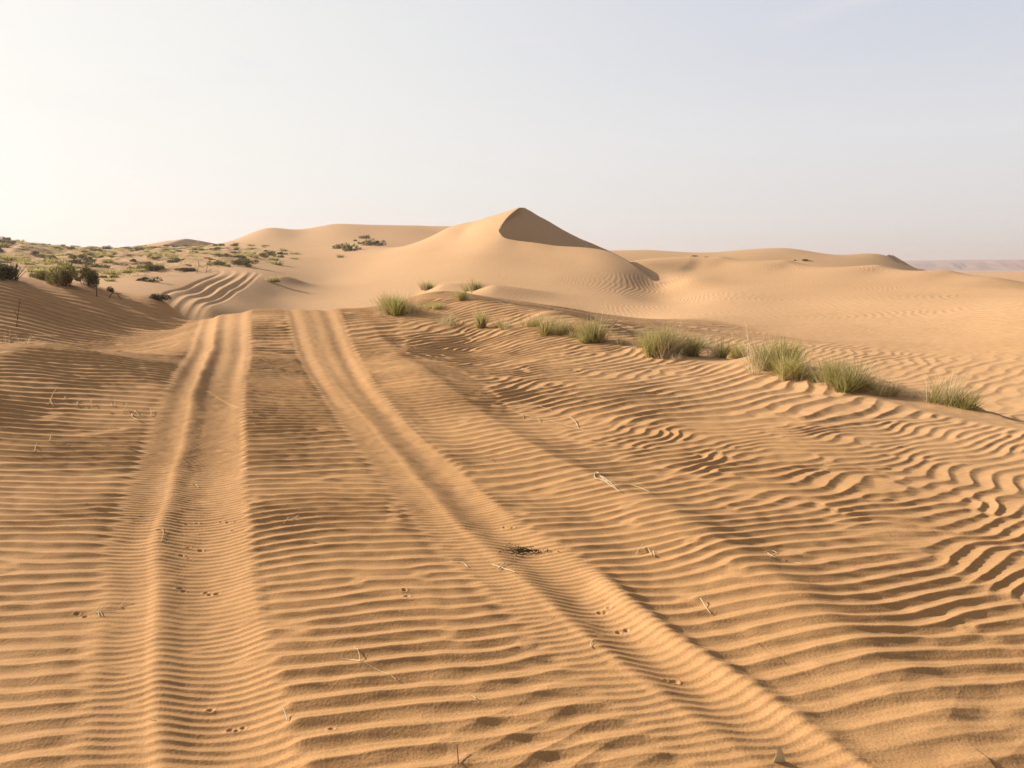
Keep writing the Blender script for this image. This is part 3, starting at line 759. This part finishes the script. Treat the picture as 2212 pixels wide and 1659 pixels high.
def blades(r, n, rx, h, lean, droop, wid, hmin=0.45, bias=(0.0, 0.0), seg=4, squash=1.0):
    """n curved tapering blades rooted in a patch of half width rx"""
    ang = r.uniform(0, 2 * np.pi, n); rad = np.sqrt(r.uniform(0, 1, n))
    bx = rx * 0.55 * rad * np.cos(ang); by = rx * 0.55 * rad * np.sin(ang) * squash
    out = ang + r.normal(0, 0.7, n)
    ln = np.abs(r.normal(0, 1, n)) * lean * (0.35 + 0.65 * rad)
    L = h * r.uniform(hmin, 1.0, n) ** 0.8
    dx = np.cos(out) * np.sin(ln) + bias[0]; dy = np.sin(out) * np.sin(ln) + bias[1]; dz = np.cos(ln)
    nm = np.sqrt(dx ** 2 + dy ** 2 + dz ** 2); dx /= nm; dy /= nm; dz /= nm
    fa = r.uniform(0, 2 * np.pi, n); sx = np.cos(fa); sy = np.sin(fa)
    dr = droop * r.uniform(0.2, 1.4, n)
    w_ = wid * r.uniform(0.6, 1.3, n)
    co = np.zeros((n, seg + 1, 2, 3))
    for k in range(seg + 1):
        t = k / seg
        px = bx + dx * L * t + np.cos(out) * dr * L * t * t * 0.7
        py = by + dy * L * t + np.sin(out) * dr * L * t * t * 0.7
        pz = -0.03 + dz * L * t - dr * L * t * t * 0.55
        ww = w_ * (1 - t) ** 0.6 * 0.5 + 0.0006
        for q, sg in enumerate((-1, 1)):
            co[:, k, q, 0] = px + sg * sx * ww; co[:, k, q, 1] = py + sg * sy * ww; co[:, k, q, 2] = pz
    base = (np.arange(n) * (seg + 1) * 2)[:, None]
    k = np.arange(seg)[None] * 2
    f = np.stack([base + k, base + k + 1, base + k + 3, base + k + 2], -1).reshape(-1, 4)
    tint = np.repeat(np.clip(r.normal(0.5, 0.24, n), 0, 1), (seg + 1) * 2)
    return co.reshape(-1, 3), f, tint

def grass_clump(u, v, wpx, hpx, label, name='grass_clump', mat=None, n=500, lean=0.55, droop=0.25, dry=0.16, bias=(0.05, 0.0), squash=1.0, wid=None, group=None, cat='grass', sink=0.0):
    mat = mat or M_GRASS
    p = hit(u, v)
    k = 0.000588 * p[1]
    W = wpx * k; H = hpx * k
    r = np.random.default_rng(int(u * 7 + v * 13))
    wid = wid or max(0.005, 0.40 * p[1] / 788.0)
    def tufts(n_, h_, lean_, droop_, wid_, hmin):
        m_ = 1 if n_ < 70 else int(r.integers(3, 6))
        parts_ = []; off = 0
        for q in range(m_):
            k_ = max(4, int(n_ / m_ * r.uniform(0.6, 1.4)))
            co, f, t = blades(r, k_, W * (0.42 if m_ == 1 else 0.26), h_ * (1.0 if q == 0 else r.uniform(0.65, 1.0)), lean_ * r.uniform(0.7, 1.3), droop_, wid_, hmin, (bias[0] + r.normal(0, 0.12), bias[1] + r.normal(0, 0.1)), squash=squash)
            if m_ > 1: co = co + np.array([r.normal(0, W * 0.20), r.normal(0, W * 0.16), 0])
            parts_.append((co, f + off, np.clip(t + r.normal(0, 0.12), 0, 1))); off += len(co)
        return np.vstack([a_[0] for a_ in parts_]), np.vstack([a_[1] for a_ in parts_]), np.concatenate([a_[2] for a_ in parts_])
    co, f, tint = tufts(int(n * 1.05), H * 1.22, lean, droop, wid, 0.35)
    o = new_mesh(name, co, f, mat, cols=tint)
    o.location = (p[0], p[1], p[2] - sink)
    tag(o, label, cat, group)
    if dry:
        co, f, tint = tufts(max(6, int(n * dry * 1.9)), H * 1.55, lean * 1.2, droop * 1.2, wid * 0.8, 0.2)
        new_mesh('dry_stalks', co, f, M_DRY, o, cols=tint)
    return o

GL = 'grass clumps along the sand ridge'
grass_clump(846, 678, 88, 50, 'bright green bushy grass clump on the crest, beside a small heap of sand', mat=M_LUSH, n=900, group=GL)
grass_clump(905, 668, 60, 20, 'low trailing green grass just right of the bright green bushy clump', mat=M_LUSH, n=260, group=GL, lean=0.7)
grass_clump(950, 664, 60, 15, 'thin low line of green grass at the far edge of the crest', mat=M_LUSH, n=220, group=GL, lean=0.6)
grass_clump(925, 626, 30, 24, 'small dark green tuft on the upper hummock at the foot of the peaked dune', n=260, group='tufts on the foot of the peaked dune', lean=0.7)
grass_clump(1022, 628, 34, 28, 'green tuft on top of the smooth sand bulge below the peaked dune', n=320, group='tufts on the foot of the peaked dune', lean=0.6)
grass_clump(1006, 648, 30, 32, 'green tuft leaning down the left flank of the smooth sand bulge', n=320, group='tufts on the foot of the peaked dune', lean=0.7, bias=(-0.3, 0))
grass_clump(968, 703, 66, 30, 'sparse pale thin grass on ripples below the trailing green grass', mat=M_GRASS, n=90, group=GL, dry=0.8)
grass_clump(1041, 707, 30, 42, 'narrow upright dark green tuft with a few tall stalks', n=300, group=GL, lean=0.3, dry=0.12)
grass_clump(1090, 712, 44, 30, 'few loose upright stalks just right of the narrow dark tuft', n=60, group=GL, lean=0.3, dry=0.6)
grass_clump(1148, 704, 46, 26, 'pale green low grass behind the clump with a dark right side', mat=M_LUSH, n=200, group=GL)
grass_clump(1188, 722, 84, 50, 'spreading olive clump with a dark right side, near the middle of the ridge', n=560, group=GL, lean=0.65)
grass_clump(1292, 737, 78, 58, 'bushy clump topped with small dark seed heads', n=620, group=GL, lean=0.6)
grass_clump(1378, 750, 26, 38, 'small thin tuft with one dark leaning stalk', n=80, group=GL, lean=0.35, dry=0.4)
grass_clump(1430, 769, 84, 74, 'tall dense clump with straw lying at its left foot', n=1000, group=GL, lean=0.5)
grass_clump(1488, 768, 46, 50, 'brownish clump tucked against the right side of the tall dense one', n=420, group=GL, lean=0.5, dry=0.25)
grass_clump(1512, 748, 58, 24, 'low pale green grass behind the brownish clump', mat=M_LUSH, n=200, group=GL)
grass_clump(1547, 772, 50, 44, 'sparse upright clump with bare stalks on its right', n=220, group=GL, lean=0.45, dry=0.3)
grass_clump(1594, 774, 40, 48, 'small green clump touching the left edge of the largest clump', mat=M_LUSH, n=300, group=GL)
grass_clump(1655, 800, 112, 78, 'largest and widest pale green clump of the ridge', n=1500, group=GL, lean=0.5)
grass_clump(1716, 815, 84, 62, 'dark green drooping clump joined to the right of the largest one', mat=M_LUSH, n=760, group=GL, lean=0.8, bias=(0.2, 0))
grass_clump(1800, 830, 62, 66, 'dark brown centred clump left of the fanning pale one', n=640, group=GL, lean=0.5, dry=0.1)
grass_clump(1842, 842, 78, 74, 'pale clump fanning to the right with light stalks at its foot', n=760, group=GL, lean=0.65, bias=(0.15, 0))
grass_clump(1908, 853, 58, 46, 'small see-through clump second from the right end', n=230, group=GL, lean=0.65, dry=0.3)
grass_clump(2042, 870, 120, 62, 'low spiky clump with straw sprayed to the right, last at the right end', n=460, group=GL, lean=1.0, dry=0.35, bias=(0.25, 0))
grass_clump(585, 609, 34, 15, 'lone low tuft on a small mound right of the far worn track', n=220, lean=0.7)
for (u, v, w_, h_, n_, mm_, lab) in ((1240, 729, 40, 22, 120, M_GRASS, 'short thin grass between the spreading olive clump and the seed headed one'), (1075, 708, 26, 20, 80, M_GRASS, 'scrap of thin grass touching the narrow dark tuft on its right'), (1222, 716, 40, 26, 150, M_LUSH, 'small pale green grass behind the right edge of the spreading olive clump'), (1406, 771, 30, 20, 60, M_DRY, 'low dry straw fan at the left foot of the tall dense clump'), (1338, 744, 34, 26, 110, M_GRASS, 'short pale grass just right of the seed headed clump'),
        (1458, 776, 40, 18, 60, M_DRY, 'flat straw sprawl at the front of the brownish clump'), (1755, 822, 44, 30, 200, M_LUSH, 'low grass filling the gap left of the dark brown centred clump'),
        (1876, 842, 40, 26, 140, M_GRASS, 'short grass at the right foot of the fanning pale clump'), (1965, 858, 36, 22, 70, M_DRY, 'wisp of dry grass between the see-through clump and the low spiky one')):
    grass_clump(u, v, w_, h_, lab, mat=mm_, n=n_, group=GL, lean=0.7, dry=0.3)
for (u, v, w_, h_, lab) in ((12, 745, 50, 46, 'dead pale grass tuft at the left edge on the sand tongue'), (52, 742, 40, 30, 'bent dry straws right of the dead tuft at the left edge')):
    grass_clump(u, v, w_, h_, lab, name='dry_grass', mat=M_DRY, n=26, lean=0.9, droop=0.5, dry=0, wid=0.006)

# ---- scrub bushes
def bush_geometry(r, n, leaf, lobes=7, flat=0.62):
    cx = r.normal(0, 0.26, lobes); cy = r.normal(0, 0.26, lobes); cz2 = r.uniform(0.10, 0.36, lobes) * flat / 0.62; rr = r.uniform(0.14, 0.27, lobes)
    k = r.integers(0, lobes, n)
    d = r.normal(0, 1, (n, 3)); d /= np.linalg.norm(d, axis=1)[:, None]
    q = r.uniform(0.25, 1.0, n) ** 0.5
    c = np.stack([cx[k], cy[k], cz2[k]], -1) + d * (rr[k] * q)[:, None] * np.array([1, 1, 0.9])
    c = c[c[:, 2] > -0.02]; n = len(c)
    a_ = r.normal(0, 1, (n, 3)); a_ /= np.linalg.norm(a_, axis=1)[:, None]
    b_ = np.cross(a_, r.normal(0, 1, (n, 3))); b_ /= np.linalg.norm(b_, axis=1)[:, None]
    sz = leaf * r.uniform(0.6, 1.4, n)[:, None]
    a_[:, 2] = np.abs(a_[:, 2])
    co = np.stack([c - b_ * sz * 0.35, c + a_ * sz * 0.9, c + b_ * sz * 0.35, c - a_ * sz * 0.9], 1).reshape(-1, 3)
    f = np.arange(n * 4).reshape(-1, 4)
    tint = np.repeat(np.clip(r.normal(0.5, 0.25, n), 0, 1), 4)
    return co, f, tint
def stems_geometry(r, n):
    co, f, t = blades(r, n, 0.30, 0.50, 0.75, 0.05, 0.016)
    return co, f, t
def near_bush(u, v, wpx, hpx, label, mat, n=3000, leaf=0.035, group=None):
    p = hit(u, v, 15.0); k = 0.000588 * p[1]
    r = np.random.default_rng(int(u * 3 + v))
    co, f, tint = bush_geometry(r, n, leaf, 9)
    wid_ = co[:, 0].max() - co[:, 0].min(); hh = co[:, 2].max()
    sc = np.array([wpx * k / wid_, wpx * k / wid_, hpx * 0.72 * k / hh])
    o = bpy.data.objects.new('scrub_bush', None); COL.objects.link(o); o.location = (p[0], p[1], p[2] - 0.03)
    tag(o, label, 'bush', group)
    new_mesh('foliage', co * sc, f, mat, o, cols=tint)
    co, f, tint = stems_geometry(r, 50)
    new_mesh('stems', co * sc * np.array([1.2, 1.2, 1.2]), f, M_STEM, o, cols=tint)
    return o
NB = 'bushes behind the sand bank at left'
near_bush(18, 602, 70, 52, 'nearly black dense bush at the left edge behind the sand bank', M_SCRUB, group=NB)
near_bush(92, 604, 44, 34, 'small brownish bush between the black bush and the large olive one', M_OLIVE, group=NB)
near_bush(138, 617, 92, 64, 'large rounded olive bush behind the sand bank', M_OLIVE, n=4200, group=NB)
near_bush(190, 617, 54, 66, 'dark bush grown into the right side of the large olive one', M_SCRUB, n=2600, group=NB)
near_bush(240, 630, 20, 20, 'tiny dark bush low on the bank right of the large olive pair', M_SCRUB, n=900, leaf=0.06, group=NB)
near_bush(344, 648, 46, 24, 'spiky dark bush at the low end of the sand bank by the worn track', M_SCRUB, n=1400, leaf=0.05, group=NB)
near_bush(520, 573, 54, 24, 'green low bush above the bend of the worn track', M_OLIVE, n=1600, leaf=0.05, group=NB)
near_bush(330, 584, 48, 20, 'wide green low bush on the scrub slope left of the worn track', M_OLIVE, n=1600, leaf=0.05, group=NB)
near_bush(405, 586, 50, 14, 'flat dark bush with dead wood at the top left of the worn track', M_SCRUB, n=1100, leaf=0.05, group=NB)

PROTO = {}
def scrub_proto(kind, k):
    key = (kind, k)
    if key not in PROTO:
        r = np.random.default_rng(900 + k * 17 + kind * 101)
        if kind == 2:
            co, f, t = blades(r, 150, 0.5, 0.55, 0.7, 0.3, 0.055)
            o = new_mesh('scrub_tuft', co, f, M_LUSH if k % 2 else M_GRASS, cols=t)
        else:
            co, f, t = bush_geometry(r, 420, 0.085, 6, 0.5)
            o = new_mesh('scrub_bush', co, f, M_SCRUB if kind == 0 else M_OLIVE, cols=t)
        PROTO[key] = [o, True]
    return PROTO[key]
SLAB = ('small dark scrub bush, one of the many dotted over the slope left of the dunes', 'small olive scrub bush, one of the many dotted over the slope left of the dunes', 'pale green grass tuft, one of the many scattered over the slope left of the dunes')
SGRP = ('dark scrub bushes on the left slope', 'olive scrub bushes on the left slope', 'pale grass tufts on the left slope')
def scrub(x, y, kind, size, zs=1.0, label=None, group=None):
    pr = scrub_proto(kind, random.randrange(5))
    if pr[1]:
        o = pr[0]; pr[1] = False
    else:
        o = pr[0].copy(); COL.objects.link(o)
    o.location = (x, y, ground_z(x, y) - 0.04 * size)
    o.rotation_euler = (0, 0, random.uniform(0, 6.28))
    o.scale = (size, size, size * zs)
    tag(o, label or SLAB[kind], 'bush' if kind < 2 else 'grass', group or SGRP[kind])
    return o
pts = []
tries = 0
while len(pts) < 460 and tries < 40000:
    tries += 1
    y = 42 + 125 * random.random() ** 0.8
    u = random.uniform(-60, 720)
    x = (u - 1106) * 0.000588 * y
    # the slope of sand right of the track and the clean ridge stay bare
    lim = np.interp(y, [42, 60, 75, 95, 120, 150, 170], [330, 430, 550, 620, 640, 450, 400])
    if u > lim + random.uniform(-40, 30): continue
    if y < 62 and u > 330: continue
    if any((x - a_) ** 2 + (y - b_) ** 2 < 1.7 ** 2 for a_, b_ in pts): continue
    pts.append((x, y))
for x, y in pts:
    k = random.random()
    kind = 0 if k < 0.16 else 1 if k < 0.50 else 2
    scrub(x, y, kind, random.uniform(0.7, 1.9) * (0.75 + 0.3 * (y / 100)), random.uniform(0.4, 0.85))
# thin growth between the bushes, beyond counting
def ground_cover():
    r = np.random.default_rng(77)
    cos = []; fs = []; ts = []; off = 0
    for _ in range(5200):
        y = 44 + 118 * r.random() ** 0.85
        u = r.uniform(-80, 700)
        x = (u - 1106) * 0.000588 * y
        lim = np.interp(y, [42, 60, 75, 95, 120, 150, 170], [300, 400, 540, 610, 620, 450, 400])
        if u > lim + r.uniform(-60, 20): continue
        if y < 62 and u > 330: continue
        if float(sample(N25, 90, np.array([x * 1.7]), np.array([y * 1.7]))[0]) + r.normal(0, 0.5) < 0.15: continue
        co, f, t = blades(r, 7, r.uniform(0.25, 0.6), r.uniform(0.14, 0.34), 0.9, 0.3, 0.05, seg=2)
        cos.append(co + np.array([x, y, ground_z(x, y)])); fs.append(f + off); off += len(co); ts.append(np.clip(t * 0.6 + 0.15, 0, 1))
    tag(new_mesh('ground_cover', np.vstack(cos), np.vstack(fs), M_GRASS, cols=np.concatenate(ts)), 'thin olive growth covering the sand between bushes on the left slope', 'grass', kind='stuff')
ground_cover()
DG = 'bushes on the saddle left of the peaked dune'
for u, v, wpx, kind, lab in ((729, 537, 26, 1, 'olive bush at the lower left of the saddle group'), (758, 541, 40, 1, 'wide pale green bush lowest in the saddle group'), (768, 521, 9, 0, 'dot of a dark bush left in the upper row of the saddle group'),
                             (786, 515, 22, 1, 'topmost upright bush of the saddle group'), (778, 527, 10, 0, 'tiny dark bush in the middle of the saddle group'), (795, 530, 34, 1, 'low spreading olive bush right of centre in the saddle group'), (818, 530, 26, 0, 'dark bush at the right end of the saddle group'),
                             (735, 556, 20, 2, 'pale thin tuft below the saddle group')):
    p = hit(u, v, 60); scrub(p[0], p[1], kind, wpx * 0.000588 * p[1], 1.0, lab, DG)
RG = 'low bushes on the right dune crest'
for u, v, wpx, lab in ((1497, 553, 16, 'low bush on the right dune crest, nearest to the peaked dune'), (1527, 554.5, 9, 'tiny bush on the right dune crest beside a wider low one'), (1738, 562.5, 26, 'low bush on the right dune crest under the far hump'), (1716, 562, 12, 'speck of a bush left of the low bush under the far hump')):
    p = hit(u, v + 1.0, 50); scrub(p[0], p[1], 1, wpx * 0.000588 * p[1], 0.45, lab, RG)
print('plants', round(time.time() - T0, 1))

# ------------------------------------------------------------------ straws and twigs lying on the sand
def tube(pts, rad, sides=5):
    p = np.array(pts, float); n = len(p)
    co = []; f = []
    for i in range(n):
        d = p[min(i + 1, n - 1)] - p[max(i - 1, 0)]; d /= np.linalg.norm(d) + 1e-9
        a_ = np.cross(d, (0, 0, 1)); a_ = a_ / (np.linalg.norm(a_) + 1e-9) if np.linalg.norm(a_) > 1e-3 else np.array([1.0, 0, 0])
        b_ = np.cross(a_, d)
        rr = 1.1 * rad * (1.0 - 0.35 * i / (n - 1))
        for k in range(sides):
            t = 2 * math.pi * k / sides
            co.append(p[i] + rr * (math.cos(t) * a_ + math.sin(t) * b_))
    for i in range(n - 1):
        for k in range(sides):
            k2 = (k + 1) % sides
            f.append((i * sides + k, i * sides + k2, (i + 1) * sides + k2, (i + 1) * sides + k))
    return np.array(co), np.array(f)
def straw(label, lines, rad=0.0022, mat=None, name='dry_straw', cat='straw', lifts=None, group=None):
    """lines: strands as survey points lying on the sand; lifts: heights above it"""
    cos = []; fs = []; off = 0; tint = []
    for li, ln in enumerate(lines):
        ps = []
        for i, q in enumerate(ln):
            p = hit(q[0], q[1]); up_ = q[2] * (1.0 if name == 'dead_stem' else 0.45) if len(q) > 2 else 0.003
            ps.append((p[0], p[1], p[2] + up_ + rad))
        ps = catmull(ps, 4)
        g_ = np.array([ground_z(a_[0], a_[1]) for a_ in ps])
        ps[:, 2] = np.maximum(ps[:, 2], g_ + rad * 0.6)
        co, f = tube(ps, rad)
        cos.append(co); fs.append(f + off); off += len(co); tint.append(np.full(len(co), random.uniform(0.45, 1.0)))
    co = np.vstack(cos); c0_ = co.mean(0); c0_[2] = co[:, 2].min()
    o = new_mesh(name, co - c0_, np.vstack(fs), mat or M_DRY, cols=np.concatenate(tint))
    o.location = c0_
    tag(o, label, cat, group)
    return o
SG = 'dry straws on the sand'
straw('forked pale straw lying between the two tracks near the bottom', [[(778, 1430), (815, 1449), (856, 1470)], [(778, 1430), (775, 1412), (765, 1397)], [(778, 1430), (757, 1427), (738, 1425)]], 0.0017, group=SG)
straw('zigzag broken straw lying in the left track', [[(335, 1145), (351, 1146), (353, 1155), (351, 1163), (349, 1171)]], 0.0021, group=SG)
straw('tangle of pale bent straws on the old rut edge right of the tracks', [[(1289, 1021), (1310, 1043), (1339, 1063)], [(1286, 1022), (1286, 1034), (1313, 1042)], [(1284, 1036), (1305, 1039), (1330, 1046)], [(1300, 1030), (1318, 1044), (1332, 1058)]], 0.0032, group=SG)
straw('single long curved straw right of the pale tangle', [[(1339, 1045), (1368, 1050), (1403, 1064)]], 0.003, group=SG)
straw('long thin runner of straw on ripples, upper right of the right track', [[(1123, 895), (1150, 902), (1180, 908), (1230, 922), (1280, 936)], [(1128, 897), (1132, 906)], [(1162, 905), (1168, 913)]], 0.003, group=SG)
straw('short hooked straw above the long thin runner', [[(1231, 903), (1242, 910), (1250, 928)]], 0.003, group=SG)
straw('faint straight straw behind the hooked one', [[(1165, 879), (1180, 883), (1194, 889)]], 0.003, group=SG)
straw('single straight straw slanting across a hollow right of the right track', [[(1513, 1297, .02), (1524, 1312), (1535, 1327)]], 0.0022, group=SG)
straw('little white tangle of rootlets on the coarse ripples at right', [[(1652, 1194), (1666, 1190), (1678, 1196)], [(1658, 1196), (1672, 1205), (1688, 1206)], [(1664, 1206), (1676, 1199), (1690, 1199)]], 0.002, group=SG)
straw('fine straight straw right below the white rootlets', [[(1700, 1217), (1716, 1217), (1733, 1219)]], 0.002, group=SG)
straw('straw just left of the dark plant litter, lying level', [[(974, 1210), (988, 1208), (1003, 1209)]], 0.0022, group=SG)
straw('short bent straw under the level one by the litter', [[(995, 1216), (1004, 1220), (1010, 1226)]], 0.0022, group=SG)
straw('thick pale crossed straw below the plant litter', [[(1064, 1222), (1088, 1230), (1113, 1238)], [(1076, 1232), (1084, 1224), (1091, 1217)]], 0.0035, group=SG)
straw('upright pair of thin straws in the hollow right of the right track', [[(1374, 1199), (1381, 1190, .02), (1388, 1183, .04)], [(1378, 1196), (1384, 1187, .03)]], 0.0022, group=SG)
straw('short white forked straw in the hollow right of the right track', [[(1401, 1192, .03), (1405, 1197, .01), (1408, 1202)], [(1411, 1194, .02), (1414, 1204)]], 0.003, group=SG)
straw('thin dark stalk standing at the bottom edge between the tracks', [[(990, 1652), (989, 1640, .02), (987, 1624, .05)]], 0.002, mat=M_STEM, group=SG)
straw('small pale splinter below the centre, near the bottom', [[(1016, 1504), (1022, 1507), (1028, 1511)]], 0.002, group=SG)
straw('curled fine root on the left bank of the right track', [[(1276, 1400), (1277, 1392, .01), (1281, 1386, .015), (1287, 1385)]], 0.002, group=SG)
straw('branching dry straw on the left sand, farthest left', [[(104, 875), (110, 868), (113, 858, .03), (125, 843, .09)], [(107, 863, .02), (113, 872), (116, 879)], [(108, 870), (118, 871)]], 0.0035, group=SG)
straw('small bent straw right of the branching one at left', [[(139, 866), (141, 859, .03), (144, 866)]], 0.003, group=SG)
straw('short upright straw, third in the left row', [[(166, 869), (168, 873), (167, 880)], [(168, 870), (171, 866)]], 0.003, group=SG)
straw('short leaning straw, fourth in the left row', [[(185, 876), (188, 880), (189, 883)]], 0.003, group=SG)
straw('thin upright wavy straw in the middle of the left row', [[(199, 883), (198, 876, .03), (196, 868, .07)]], 0.003, group=SG)
straw('pair of thin straws standing above the bleached root', [[(243, 879), (240, 873, .03), (238, 866, .06)], [(248, 879), (249, 865, .07)]], 0.003, group=SG)
straw('pale split straw at the left of the bleached root pile', [[(233, 888, .02), (238, 892), (247, 894)], [(235, 894), (243, 893)]], 0.0035, group=SG)
straw('bent straw loop above the bleached root', [[(264, 894), (270, 887, .03), (275, 879, .06), (266, 878, .05)]], 0.0035, group=SG)
straw('bleached crooked root lying at the left rim of the left track', [[(285, 896), (287, 901), (290, 905), (298, 908), (305, 912)]], 0.006, group=SG, cat='root')
straw('knotted pale straws piled on the bleached root', [[(280, 890), (292, 893), (306, 896), (309, 899)], [(284, 886), (296, 893)], [(283, 896), (297, 890)], [(290, 887), (300, 897)]], 0.0035, group=SG)
straw('lone curved upright straw right of the bleached root', [[(326, 899), (327, 893, .03), (325, 886, .06)]], 0.003, group=SG)
straw('upright leaning straw over rough sand at far left', [[(107, 954), (110, 948, .03), (112, 941, .06)]], 0.003, group=SG)
straw('short straw standing below the rough sand at far left', [[(75, 976), (77, 970, .02), (80, 963, .04)]], 0.003, group=SG)
straw('angled straw with a hooked end on the rough sand at left', [[(128, 955), (138, 960), (147, 961), (143, 966)], [(143, 966), (150, 967)]], 0.003, group=SG)
straw('flat bent straw left of the long pale stem', [[(218, 963), (226, 960), (235, 957)]], 0.003, group=SG)
straw('long pale straight stem reaching into the left track', [[(270, 966), (296, 974), (323, 982)]], 0.003, group=SG)
straw('two tiny leaning straws at the middle of the strip between the tracks', [[(613, 1132), (618, 1127), (623, 1121, .02)], [(633, 1124), (639, 1120), (645, 1116, .02)]], 0.0022, group=SG)
straw('faint level straw between the tracks, right of the two tiny ones', [[(667, 1170), (680, 1171), (693, 1174)]], 0.002, group=SG)
straw('stubby pale straw standing on the right rim of the left track', [[(621, 1559), (618, 1550, .015), (611, 1537, .04)]], 0.0022, group=SG)
straw('short curved straw in the upper left track', [[(415, 1047), (422, 1048), (429, 1054)]], 0.003, group=SG)
straw('crumb of straw at the bottom of the left track', [[(325, 1556), (331, 1556), (334, 1558)]], 0.0018, group=SG)
straw('sheaf of fine straws on the trampled patch left of the left track', [[(203, 1325), (212, 1318, .01), (222, 1311, .03)], [(207, 1327), (216, 1320, .01), (230, 1310, .03)], [(258, 1313), (266, 1306, .01), (274, 1299, .03)], [(212, 1324), (214, 1332)], [(216, 1322), (222, 1333)]], 0.0018, group=SG)
straw('dark dead stem standing on the sand tongue at the left edge', [[(36, 706), (40, 690, .12), (46, 672, .30)], [(40, 695, .1), (33, 688, .16)]], 0.008, mat=M_TWIG, name='dead_stem', cat='twig')
straw('dark curved dead twig low on the shaded bank at left', [[(236, 645), (242, 641, .08), (252, 642, .10), (262, 648)], [(252, 642, .10), (263, 640, .06)]], 0.012, mat=M_TWIG, name='dead_stem', cat='twig')
straw('short dead stub on the shaded bank at left, below the olive bush', [[(209, 641), (209, 634, .18)]], 0.016, mat=M_TWIG, name='dead_stem', cat='twig')
straw('dead branching wood at the top left of the worn track', [[(425, 590), (430, 582, .3), (428, 574, .5)], [(430, 582, .3), (440, 585, .2)], [(445, 590), (449, 582, .3)]], 0.02, mat=M_TWIG, name='dead_stem', cat='twig')

# dark plant litter caught on the step in the right track
def litter():
    cos = []; fs = []; off = 0; tint = []
    r = random.Random(5)
    for i in range(70):
        u = r.gauss(1128, 22); v = 1190 + (u - 1128) * 0.06 + r.gauss(0, 4.0)
        p = hit(u, v); a_ = r.uniform(0, math.pi); L = r.uniform(0.008, 0.035)
        q0 = (p[0] - math.cos(a_) * L, p[1] - math.sin(a_) * L * .8, p[2] + r.uniform(0.001, 0.006)); q1 = (p[0] + math.cos(a_) * L, p[1] + math.sin(a_) * L * .8, p[2] + r.uniform(0.001, 0.014))
        co, f = tube([q0, p[:2] + (max(q0[2], q1[2]),), q1], r.uniform(0.0012, 0.0028), 4)
        cos.append(co); fs.append(f + off); off += len(co); tint.append(np.full(len(co), r.uniform(0, 1)))
    co = np.vstack(cos); c0_ = co.mean(0)
    o = new_mesh('plant_litter', co - c0_, np.vstack(fs), M_TWIG, cols=np.concatenate(tint)); o.location = c0_
    tag(o, 'dark scrap of plant litter caught on the step in the right track', 'litter')
litter()
# flake of bark on edge near the bottom
def flake():
    p = hit(1680, 1648)
    v_ = np.array([(-0.022, 0, -0.01), (0.0, 0.004, 0.055), (0.012, 0.006, 0.048), (0.034, 0.012, -0.01), (-0.006, 0.002, 0.028), (0.024, 0.010, 0.02)])
    order = [0, 4, 1, 2, 5, 3]
    a_ = v_[order]; b_ = a_ + np.array([0.003, 0.006, 0.0])
    co = np.vstack([a_, b_]); bmf = []
    me = bpy.data.meshes.new('bark_flake')
    n = 6
    co = co * 0.85
    faces = [tuple(range(n)), tuple(range(2 * n - 1, n - 1, -1))] + [(i, i + n, (i + 1) % n + n, (i + 1) % n) for i in range(n)]
    me.from_pydata([tuple(c) for c in co], [], faces); me.update()
    at_ = me.attributes.new('tint', 'FLOAT', 'POINT'); at_.data.foreach_set('value', np.full(len(co), 0.7, np.float32))
    me.materials.append(M_DRY)
    o = bpy.data.objects.new('bark_flake', me); COL.objects.link(o); o.location = p
    tag(o, 'flat tan flake of bark standing on edge near the bottom right', 'bark')
flake()

# ------------------------------------------------------------------ dusty air
def haze():
    co = np.array([(sx * 4700, sy * 4700, z_) for z_ in (-12.0, 48.0) for sx, sy in ((-1, -1), (1, -1), (1, 1), (-1, 1))])
    f = np.array([(3, 2, 1, 0), (4, 5, 6, 7), (0, 1, 5, 4), (1, 2, 6, 5), (2, 3, 7, 6), (3, 0, 4, 7)])
    mm = bpy.data.materials.new('haze'); mm.use_nodes = True
    t = mm.node_tree
    for n in list(t.nodes): t.nodes.remove(n)
    v_ = t.nodes.new('ShaderNodeVolumePrincipled'); o_ = t.nodes.new('ShaderNodeOutputMaterial')
    v_.inputs['Color'].default_value = (0.98, 0.88, 0.87, 1); v_.inputs['Density'].default_value = 0.0005; v_.inputs['Anisotropy'].default_value = 0.2
    t.links.new(v_.outputs[0], o_.inputs['Volume'])
    o = new_mesh('haze', co, f, mm, smooth=False)
    tag(o, 'thin dusty air between the viewer and the far hills', 'haze', kind='stuff')
haze()
print('done', round(time.time() - T0, 1))
